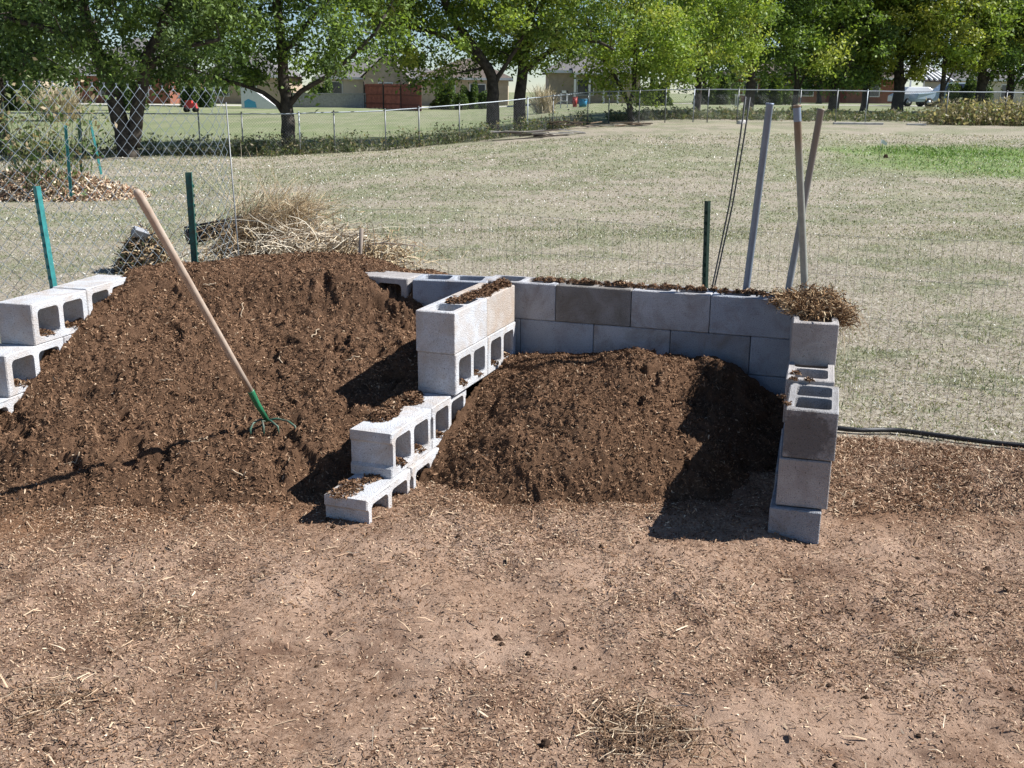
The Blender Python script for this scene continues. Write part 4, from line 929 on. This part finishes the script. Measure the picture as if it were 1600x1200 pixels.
for i, px in enumerate((1135, 1141)):
    mb = MB(); mb.tube([(0, 0, -.05), (0, 0, .02), (.02, 0, .1), (0, 0, .15)], [.11, .13, .1, .03], 9); o = mb.build('pale_stone', m_w3); x = X_(px, 41.0); o.location = (x, 41 + i * .15, gz1(x, 41)); o.rotation_euler = (.3, .2, i); tag(o, ['pale stone at the fence foot behind the bent rods, left of two', 'pale stone at the fence foot behind the bent rods, right of two'][i], 'stone')

# ------------------------------------------------------------------ houses
m_brick = plain('red_brick', (.3, .13, .09), .9, .15, scale=3, var=.2, bump=.3, bs=12); m_tanb = plain('tan_brick', (.5, .4, .3), .9, .15, scale=3, var=.15, bump=.3, bs=12)
m_cream = plain('cream_wall', (.62, .56, .46), .9, .15, scale=2, var=.1); m_shing = plain('grey_shingle', (.2, .19, .19), .95, .1, scale=5, var=.2, bump=.4, bs=9); m_shing2 = plain('brown_shingle', (.17, .14, .12), .95, .1, scale=5, var=.2, bump=.4, bs=9)
def house(px0, px1, d, dep, wallh, ridge, mw, mr, label, wins=(), porch=None, gable=None):
    d += 8; wallh = min(wallh, 2.65); ridge = wallh + (ridge - wallh) * .85
    xa, xb = X_(px0, d), X_(px1, d); xc = (xa + xb) / 2; hw = (xb - xa) / 2; z = gz1(xc, d)
    root = empty('house', (xc, d, z - .1), label, 'house'); mb = MB()
    mb.box((0, dep / 2, wallh / 2), (hw, dep / 2, wallh / 2)); mb.build('wall', mw, root)
    e = .45; mb = MB(); rl = max(.5, hw - dep / 2 * .9)
    vs = [(-hw - e, -e, wallh - .05), (hw + e, -e, wallh - .05), (hw + e, dep + e, wallh - .05), (-hw - e, dep + e, wallh - .05), (-rl, dep / 2, ridge), (rl, dep / 2, ridge),
          (-hw - e, -e, wallh - .25), (hw + e, -e, wallh - .25), (hw + e, dep + e, wallh - .25), (-hw - e, dep + e, wallh - .25)]
    mb.add(vs, [(0, 1, 5, 4), (1, 2, 5), (2, 3, 4, 5), (3, 0, 4), (9, 8, 7, 6)]); rf = mb.build('roof', mr, root)
    mb = MB(); mb.box((0, -e - .02, wallh - .15), (hw + e, .02, .1)); mb.build('fascia', m_white, root)
    for (u_, wz, ww_, wh) in wins:
        wr = MB(); wr.box((u_ * hw, -.03, wz), (ww_ / 2 + .08, .03, wh / 2 + .08)); fr_ = wr.build('window', m_white, root)
        pn = MB(); pn.box((u_ * hw, -.063, wz), (ww_ / 2, .006, wh / 2)); pn.build('pane', m_glass, fr_)
    if gable:
        u_, gw, gh, mg = gable; x = u_ * hw; mb = MB(); mb.box((x, -1.2, wallh / 2), (gw / 2, 1.2, wallh / 2 - .01)); mb.add([(x - gw / 2, -2.4, wallh), (x + gw / 2, -2.4, wallh), (x, -2.4, wallh + gh)], [(0, 1, 2)]); mb.build('gable_wall', mg, root)
        mb = MB(); mb.add([(x - gw / 2 - .3, -2.7, wallh - .12), (x, -2.7, wallh + gh + .12), (x, dep / 2, wallh + gh + .12), (x - gw / 2 - .3, dep / 2, wallh - .12)], [(0, 1, 2, 3)]); mb.add([(x + gw / 2 + .3, -2.7, wallh - .12), (x, -2.7, wallh + gh + .12), (x, dep / 2, wallh + gh + .12), (x + gw / 2 + .3, dep / 2, wallh - .12)], [(3, 2, 1, 0)]); mb.build('gable_roof', mr, root)
        wr = MB(); wr.box((x, -2.43, 1.4), (.7, .03, .75)); fr_ = wr.build('window', m_white, root); pn = MB(); pn.box((x, -2.465, 1.4), (.6, .006, .65)); pn.build('pane', m_glass, fr_)
    if porch:
        pw, pd = porch; mb = MB(); mb.add([(-pw / 2, -pd, 2.35), (pw / 2, -pd, 2.35), (pw / 2, 0, 2.9), (-pw / 2, 0, 2.9), (-pw / 2, -pd, 2.2), (pw / 2, -pd, 2.2), (pw / 2, 0, 2.2), (-pw / 2, 0, 2.2)], [(0, 1, 2, 3), (7, 6, 5, 4), (0, 4, 5, 1), (1, 5, 6, 2), (3, 7, 4, 0)]); mb.build('porch_roof', mr, root); mb = MB(); mb.box((0, -pd - .03, 2.28), (pw / 2, .02, .07)); mb.build('porch_fascia', m_white, root)
        for sx in (-1, -.33, .33, 1): mb = MB(); mb.box((sx * (pw / 2 - .15), -pd + .15, 1.1), (.08, .08, 1.1)); mb.build('porch_post', m_white, root)
    return root
house(-60, 60, 96, 10, 2.7, 5.0, m_tanb, m_shing, 'grey-roofed house at the far left behind the trees', [(.3, 1.4, 1.2, 1.1)])
house(150, 290, 88, 11, 2.8, 6.4, m_brick, m_shing, 'large grey-roofed brick house seen through the forked tree', [(-.3, 1.4, 1.2, 1.2), (.4, 1.4, 1.2, 1.2)])
house(338, 455, 92, 10, 2.7, 5.2, m_tanb, m_shing, 'tan brick house with grey roof behind the blue tarp', [(-.5, 1.4, 1.2, 1.2), (.2, 1.4, 1.2, 1.2)])
house(510, 690, 98, 11, 2.9, 5.4, m_cream, m_shing, 'cream house with a front gable behind the wooden fence', [(-.75, 1.5, 1.6, 1.3), (.75, 1.5, 1.2, 1.5)], gable=(.15, 4.2, 1.9, m_tanb))
house(662, 790, 90, 9, 2.6, 4.6, m_tanb, m_shing2, 'low brown-roofed house right of the wooden fence', [(-.4, 1.4, 1.3, 1.1), (.3, 1.4, 1.3, 1.1)])
house(850, 985, 78, 9, 2.6, 4.7, m_tanb, m_shing, 'house with an open white-posted porch in the middle distance', [(-.2, 1.3, 1.2, 1.1), (.45, 1.3, 1.2, 1.1)], porch=(3.6, 2.4))
house(1110, 1260, 100, 9, 2.7, 4.6, m_brick, m_shing2, 'red brick house behind the pipes', [(-.5, 1.4, 1.3, 1.2), (.1, 1.4, 1.3, 1.2), (.6, 1.4, 1.3, 1.2)])
house(1290, 1365, 100, 9, 2.6, 4.5, m_brick, m_shing2, 'small red brick house left of the white carport', [(0, 1.4, 1.3, 1.2)])
house(1450, 1560, 104, 9, 2.6, 4.7, m_cream, m_shing, 'pale house far behind the trees at right', [(-.3, 1.4, 1.3, 1.2), (.4, 1.4, 1.3, 1.2)])
# wooden privacy fence
m_fence = plain('red_brown_fence', (.26, .1, .07), .85, .15, scale=5, var=.25, c2=(.16, .06, .045))
P_ = [(X_(578, 84), 84), (X_(606, 82.5), 82.5), (X_(632, 81), 81), (X_(662, 76), 76)]
root = empty('wooden_fence', (P_[0][0], P_[0][1], gz1(*P_[0])), 'reddish brown board fence in front of the cream house', 'fence'); o0 = root.location
for (x0, y0), (x1, y1) in zip(P_, P_[1:]):
    L_ = math.hypot(x1 - x0, y1 - y0); an = math.atan2(y1 - y0, x1 - x0); n = int(L_ / .145); mb = MB()
    for i in range(n):
        t_ = (i + .5) / n; x, y = x0 + (x1 - x0) * t_, y0 + (y1 - y0) * t_; mb.box(Vector((x, y, gz1(x, y) + .88)) - o0, (.066, .01, .88 + .01 * (i % 3)), an)
    mb.build('fence_panel', m_fence, root); mb = MB()
    for hh in (.35, 1.0, 1.6): x, y = (x0 + x1) / 2, (y0 + y1) / 2; mb.box(Vector((x, y - .04, gz1(x, y) + hh)) - o0, (L_ / 2, .02, .045), an)
    mb.build('fence_rail', m_fence, root); mb = MB(); mb.box(Vector((x0, y0 - .06, gz1(x0, y0) + .95)) - o0, (.06, .05, 1.0), an); mb.build('fence_post', m_w2, root)
# low masonry wall by the road
m_lw = plain('road_wall', (.4, .39, .37), .9, .15); mb = MB(); xa, xb = X_(470, 84), X_(582, 84); mb.box(((xb - xa) / 2, 0, .55), ((xb - xa) / 2, .1, .55)); mb.box(((xb - xa) / 2, 0, 1.14), ((xb - xa) / 2 + .05, .16, .04))
o = mb.build('garden_wall', m_lw); o.location = (xa, 84, gz1(xa, 84) - .1); tag(o, 'low grey wall left of the reddish wooden fence', 'wall')

# ------------------------------------------------------------------ small far things
def car(x, y, rz, mat, label, L_=4.5, H_=1.45, van=False):
    z = gz1(x, y); root = empty('parked_car', (x, y, z), label, 'car', 'cars parked beyond the right fence'); root.rotation_euler.z = rz; W_ = .88; l = L_ / 2
    if van: pr = [(-l, .35), (-l, 1.0), (-l * .96, H_), (l * .05, H_), (l * .4, 1.05), (l * .95, .95), (l, .6), (l, .35)]; wn = [(-l * .9, 1.08), (-l * .86, H_ - .1), (l * .02, H_ - .1), (l * .3, 1.08)]
    else: pr = [(-l, .35), (-l, .8), (-l * .85, .95), (-l * .6, H_), (l * .1, H_), (l * .42, .98), (l * .92, .85), (l, .6), (l, .35)]; wn = [(-l * .72, 1.0), (-l * .56, H_ - .08), (l * .07, H_ - .08), (l * .33, 1.0)]
    mb = MB(); n = len(pr); top_in = lambda zz: W_ * (1 if zz < 1.0 else .82)
    vs = [(a, -top_in(b_), b_) for a, b_ in pr] + [(a, top_in(b_), b_) for a, b_ in pr]; mb.add(vs, [tuple(range(n)), tuple(range(2 * n - 1, n - 1, -1))] + [((i + 1) % n, i, n + i, n + (i + 1) % n) for i in range(n)]); mb.build('body', mat, root, bevel=.05)
    for sy in (-1, 1):
        mb = MB(); vs = [(a, sy * (W_ * (.98 if b_ < 1.1 else .83) + .012), b_) for a, b_ in wn] + [(a, sy * (W_ * .8 - .03), b_) for a, b_ in wn]; mb.add(vs, [(0, 1, 2, 3), (7, 6, 5, 4), (0, 4, 5, 1), (1, 5, 6, 2), (2, 6, 7, 3), (3, 7, 4, 0)]); mb.build('side_window', m_glass, root)
    for wx in (-l * .62, l * .62):
        for sy in (-1, 1):
            mb = MB(); mb.tube([(wx, sy * (W_ - .18), .32), (wx, sy * (W_ + .02), .32)], .32, 16); wl = mb.build('wheel', m_tyre, root); mb = MB(); mb.tube([(wx, sy * (W_ + .0), .32), (wx, sy * (W_ + .03), .32)], .17, 10); mb.build('rim', m_galv, wl)
    return root
m_carw = plain('white_car_paint', (.72, .73, .74), .25, .5, var=.03); m_carb = plain('pale_blue_car_paint', (.4, .5, .58), .25, .5, var=.05)
car(X_(1400, 84), 84, .1, m_carw, 'white car parked under the white carport'); car(X_(1436, 82), 82, math.pi, m_carb, 'pale blue van parked right of the white car', 4.9, 1.75, True)
# carport with ribbed white roof
x, y = X_(1398, 86), 86; root = empty('carport', (x, y, gz1(x, y)), 'white carport with a ribbed sloping roof', 'carport'); mb = MB(); mb.add([(-1.6, -2, 2.0), (1.7, -2, 1.8), (1.1, 2.2, 3.1), (-1.0, 2.2, 3.1), (-1.6, -2, 1.92), (1.7, -2, 1.72), (1.1, 2.2, 3.02), (-1.0, 2.2, 3.02)], [(0, 1, 2, 3), (7, 6, 5, 4), (0, 4, 5, 1), (1, 5, 6, 2), (2, 6, 7, 3), (3, 7, 4, 0)]); rf = mb.build('carport_roof', m_w2, root)
mb = MB()
for i in range(9):
    t_ = i / 8; a = Vector((-1.6 + 3.3 * t_, -2, 2.05 - .2 * t_)); b_ = Vector((-1.0 + 2.1 * t_, 2.2, 3.16)); mb.tube([a, b_], .11, 4)
mb.build('roof_rib', m_white, rf)
for px_, py_ in ((-1.5, -1.9), (1.6, -1.9), (-1.0, 2.1), (1.0, 2.1)): mb = MB(); mb.box((px_, py_, .95), (.05, .05, .95)); mb.build('carport_post', m_white, root)
# white garden table
x, y = X_(1137, 76), 76; root = empty('garden_table', (x, y, gz1(x, y)), 'white garden table under the trees behind the fence', 'table'); mb = MB(); mb.box((0, 0, .76), (.5, .4, .03)); mb.build('table_top', m_white, root)
for a in (-.42, .42):
    for b_ in (-.32, .32): mb = MB(); mb.box((a, b_, .365), (.035, .035, .365)); mb.build('leg', m_white, root)
# things by the porch
m_blue = plain('blue_plastic', (.05, .28, .5), .4, .4, var=.1); m_red = plain('red_plastic', (.5, .05, .04), .5, .4, var=.1); m_tarp = plain('blue_tarp', (.1, .4, .6), .6, .3, var=.1)
def tub(px, d, r_, h, mat, name, label, cat):
    x = X_(px, d); root = empty(name, (x, d, gz1(x, d)), label, cat); mb = MB(); mb.tube([(0, 0, 0), (0, 0, h)], [r_ * .8, r_], 14); mb.build('tub_body', mat, root); mb = MB(); mb.tube([(0, 0, h - .04), (0, 0, h + .01)], r_ * 1.1, 14); mb.build('rim', mat, root)
tub(901, 72, .3, .5, m_blue, 'plastic_tub', 'blue plastic tub in front of the porch', 'tub'); tub(889, 72.5, .17, .62, m_red, 'plastic_bin', 'small red bin left of the blue tub', 'bin'); tub(839, 71, .4, .22, m_blue, 'wading_pool', 'low blue basin lying on the lawn near the dark trunk', 'basin')
x, y = X_(873, 71), 71; root = empty('lawn_chair', (x, y, gz1(x, y)), 'white lawn chair at the left end of the porch', 'chair'); mb = MB(); mb.box((0, 0, .42), (.26, .25, .02)); mb.build('seat', m_white, root); mb = MB(); mb.box((.2, .22, .75), (.05, .02, .33)); mb.box((-.2, .22, .75), (.05, .02, .33)); mb.box((0, .22, 1.0), (.25, .02, .08)); mb.build('backrest', m_white, root)
for a in (-.22, .22):
    for b_ in (-.2, .2): mb = MB(); mb.box((a, b_, .2), (.025, .025, .2)); mb.build('leg', m_white, root)
# white play slide with blue tarp, red ride-on
x, y = X_(425, 78), 78; root = empty('white_tent', (x, y, gz1(x, y)), 'low white sloping tent with a blue side left of the straight tree', 'tent'); mb = MB(); mb.add([(-2.0, 0, 0), (1.8, 0, 0), (-1.4, 0, 1.9), (-2.0, 0, 1.9), (-2.0, 2, 0), (1.8, 2, 0), (-1.4, 2, 1.9), (-2.0, 2, 1.9)], [(0, 1, 2, 3), (7, 6, 5, 4), (1, 5, 6, 2), (2, 6, 7, 3), (3, 7, 4, 0)]); mb.build('tent_sheet', m_white, root)
root.scale = (.72, .8, .85)
mb = MB(); mb.add([(-1.7, -.02, .1), (-.5, -.02, .1), (-.6, -.02, .55), (-1.3, -.02, .8), (-1.7, -.05, .6)], [(0, 1, 2, 3, 4)]); o = mb.build('blue_panel', m_tarp, root)
s_ = o.modifiers.new('s', 'SOLIDIFY'); s_.thickness = .02
x, y = X_(320, 70), 70; root = empty('ride_on_toy', (x, y, gz1(x, y)), 'small red ride-on toy on the lawn at left', 'toy'); mb = MB(); mb.box((0, 0, .4), (.4, .22, .16), taper=.8); mb.box((-.1, 0, .62), (.2, .2, .1)); mb.build('body', m_red, root)
for a in (-.28, .28):
    for b_ in (-.22, .22): mb = MB(); mb.tube([(a, b_ - .04, .16), (a, b_ + .04, .16)], .16, 12); mb.build('wheel', m_tyre, root)
# dry ornamental grass clump at left
def clump(px, d, r_, h, n, lb):
    x = X_(px, d); z = gz1(x, d); P = np.array([[x, d, z]]) + rng.normal(0, r_ * .3, (n, 3)) * [1, 1, 0]; D = np.stack([rng.normal(0, .35, n), rng.normal(0, .35, n), np.ones(n)], 1); D /= np.linalg.norm(D, axis=1)[:, None]
    v, f, c_ = strands(P, D, rng.uniform(h * .5, h, n), rng.uniform(.01, .025, n), .1, mcol([(.5, .42, .28), (.58, .5, .36), (.36, .3, .19)], n), 4, grav=.05); o = mesh_np('ornamental_grass', v, f, m_chip, col=c_); tag(o, lb, 'ornamental grass')
clump(125, 56, .9, 1.9, 900, 'tan clump of ornamental grass behind the chain-link panel'); clump(843, 62, .8, 1.7, 330, 'spiky dry yucca-like clump beside the dark trunk')

def shrub(px, d, w_, h, lb, seed):
    global rng
    keep = rng; rng = np.random.default_rng(seed); x = X_(px, d); z = gz1(x, d); root = empty('shrub', (x, d, z), lb, 'shrub'); n = int(2600 * w_)
    D = rdirs(n); D[:, 2] = np.abs(D[:, 2]); P = D * (rng.random((n, 1)) ** .35) * [w_ / 2, .7, h] * (1 + .25 * np.sin(D[:, :1] * 9 + seed)); A = rdirs(n); B = np.cross(A, rdirs(n)); B /= np.linalg.norm(B, axis=1)[:, None]
    V, Fq = quads(P, A * .09, B * .045); mesh_np('foliage', V, Fq, m_leaf, root, col=np.repeat(mcol(DK, n), 4, 0)); mb = MB()
    for i in range(5): mb.tube([(0, 0, -.1), ((i - 2) * w_ * .12, .1 * (i % 2), h * .5), ((i - 2) * w_ * .2, 0, h * .8)], [.04, .03, .01], 5)
    mb.build('stem', m_bark, root); rng = keep
for i, (px, d, w_, h, lb) in enumerate([(515, 92, 3.2, 2.0, 'dark shrub in front of the cream house, left of the wooden fence'), (700, 80, 2.6, 1.9, 'dark shrub at the right end of the wooden fence'),
     (738, 82, 2.4, 1.7, 'shrub in front of the low brown-roofed house'), (330, 80, 2.6, 1.8, 'shrub behind the red toy'), (235, 72, 2.0, 2.4, 'green shrub seen between the two forked trunks'),
     (1010, 74, 2.4, 1.8, 'shrub right of the porch'), (1100, 82, 3, 2.0, 'dark shrub left of the white table'), (1180, 84, 3, 2.2, 'shrub below the leaning pipes'), (70, 70, 3, 2.0, 'shrub at far left behind the weeds'), (1470, 70, 3, 1.8, 'shrub right of the parked van')]): shrub(px, d, w_, h, lb, 300 + i)

# pale stalks lying on the left heap
def lay(px, py, fn, dx, dy, L_, r_):
    y = 6.0
    while y > 3.9:
        p = at(px, py, y)
        if p.z > float(fn(np.array([p.x]), np.array([p.y]), False)[0]): break
        y -= .01
    pts = []
    for i in range(6):
        q = Vector((p.x + dx * L_ * i / 5 + .006 * math.sin(i * 2 + px), p.y + dy * L_ * i / 5, 0)); q.z = float(fn(np.array([q.x]), np.array([q.y]))[0]) + .008 + .006 * (i % 2); pts.append(q)
    mbs.tube(spline(pts, 3), r_, 5)
mbs = MB()
for a in [(150, 475, .6, .7, .16, .0035), (215, 430, .5, .7, .12, .003), (487, 522, .25, .8, .09, .003), (318, 445, .8, .2, .07, .003), (380, 470, .1, -.9, .1, .0025), (115, 640, .4, .6, .07, .003), (60, 655, -.7, .5, .08, .003), (250, 600, .9, .1, .06, .0025), (300, 700, .7, .4, .08, .003), (540, 560, .9, .5, .07, .0025), (440, 560, -.5, .8, .05, .0025), (170, 560, .2, .9, .06, .003), (90, 720, .9, .2, .1, .003), (360, 740, .8, -.2, .09, .003)]:
    lay(a[0], a[1], hL, *a[2:])
m_stalk = plain('dry_stalk', (.55, .43, .3), .8, .15, scale=30); tag(mbs.build('stalks', m_stalk, heapL), kind='stuff')
mbs = MB()
for a in [(850, 600, .6, .7, .08, .0022), (1000, 590, -.5, .6, .06, .002), (900, 700, .3, .9, .05, .002), (1020, 650, .9, .1, .05, .002), (980, 560, .8, .3, .07, .002)]: lay(a[0], a[1], hR, *a[2:])
tag(mbs.build('stalks', m_stalk, heapR), kind='stuff')

# little drifts of straw and bark on the open ground
for i, (px, py, r_, n_) in enumerate([(1010, 1140, .15, 800), (1440, 1010, .1, 160), (250, 960, .14, 200), (90, 1090, .14, 220)]):
    p = onz(px, py, .1); g = gz1(p.x, p.y); n = n_; P = np.array([[p.x, p.y, g + .004]]) + rng.normal(0, 1, (n, 3)) * [r_ * .55, r_ * .5, .0]; P[:, 2] = ground_z(P[:, 0], P[:, 1]) + .003 + np.abs(rng.normal(0, .006, n))
    v, f, c_ = strands(P, rdirs(n, .15), rng.uniform(.015, .09, n), rng.uniform(.0008, .002, n), .12, mcol([(.16, .1, .06), (.26, .17, .11), (.42, .31, .21), (.6, .49, .35)], n, [4, 4, 3, 1.5]), 4)
    tag(mesh_np('straw_drift', v, f, m_chip, col=c_), 'loose drift of straw bits and bark on the bare ground', 'mulch', kind='stuff')

n = 190; x = rng.uniform(-2.7, 2.7, n); y = rng.uniform(2.0, 4.6, n) ** 1.0; k_ = kpm(x, y); x, y = x[k_], y[k_]; n = len(x)
P = np.stack([x, y, ground_z(x, y) + .006], 1); A = rdirs(n, .12); B = np.cross(A, rdirs(n, .2)); B /= np.linalg.norm(B, axis=1)[:, None]; L_ = rng.uniform(.005, .015, (n, 1))
v1 = quads(P, A * L_, B * L_ * rng.uniform(.25, .6, (n, 1)), bend=rdirs(n) * .002); c1 = np.repeat(mcol([(.14, .085, .055), (.3, .2, .13), (.5, .38, .27)], n, [4, 3, 2]), 6, 0)
n2 = 60; x = rng.uniform(-2.7, 2.7, n2); y = rng.uniform(2.0, 4.5, n2); k_ = kpm(x, y); x, y = x[k_], y[k_]; n2 = len(x)
t2 = strands(np.stack([x, y, ground_z(x, y) + .006], 1), rdirs(n2, .08), rng.uniform(.04, .13, n2), rng.uniform(.001, .0026, n2), .1, mcol([(.13, .08, .05), (.4, .3, .2), (.62, .52, .38)], n2), 5)
v, f, c_ = join([(v1[0], v1[1], c1), t2]); tag(mesh_np('bark_flakes', v, f, m_chip, col=c_), 'scattered bark flakes and broken twigs on the bare ground', 'mulch', kind='stuff')
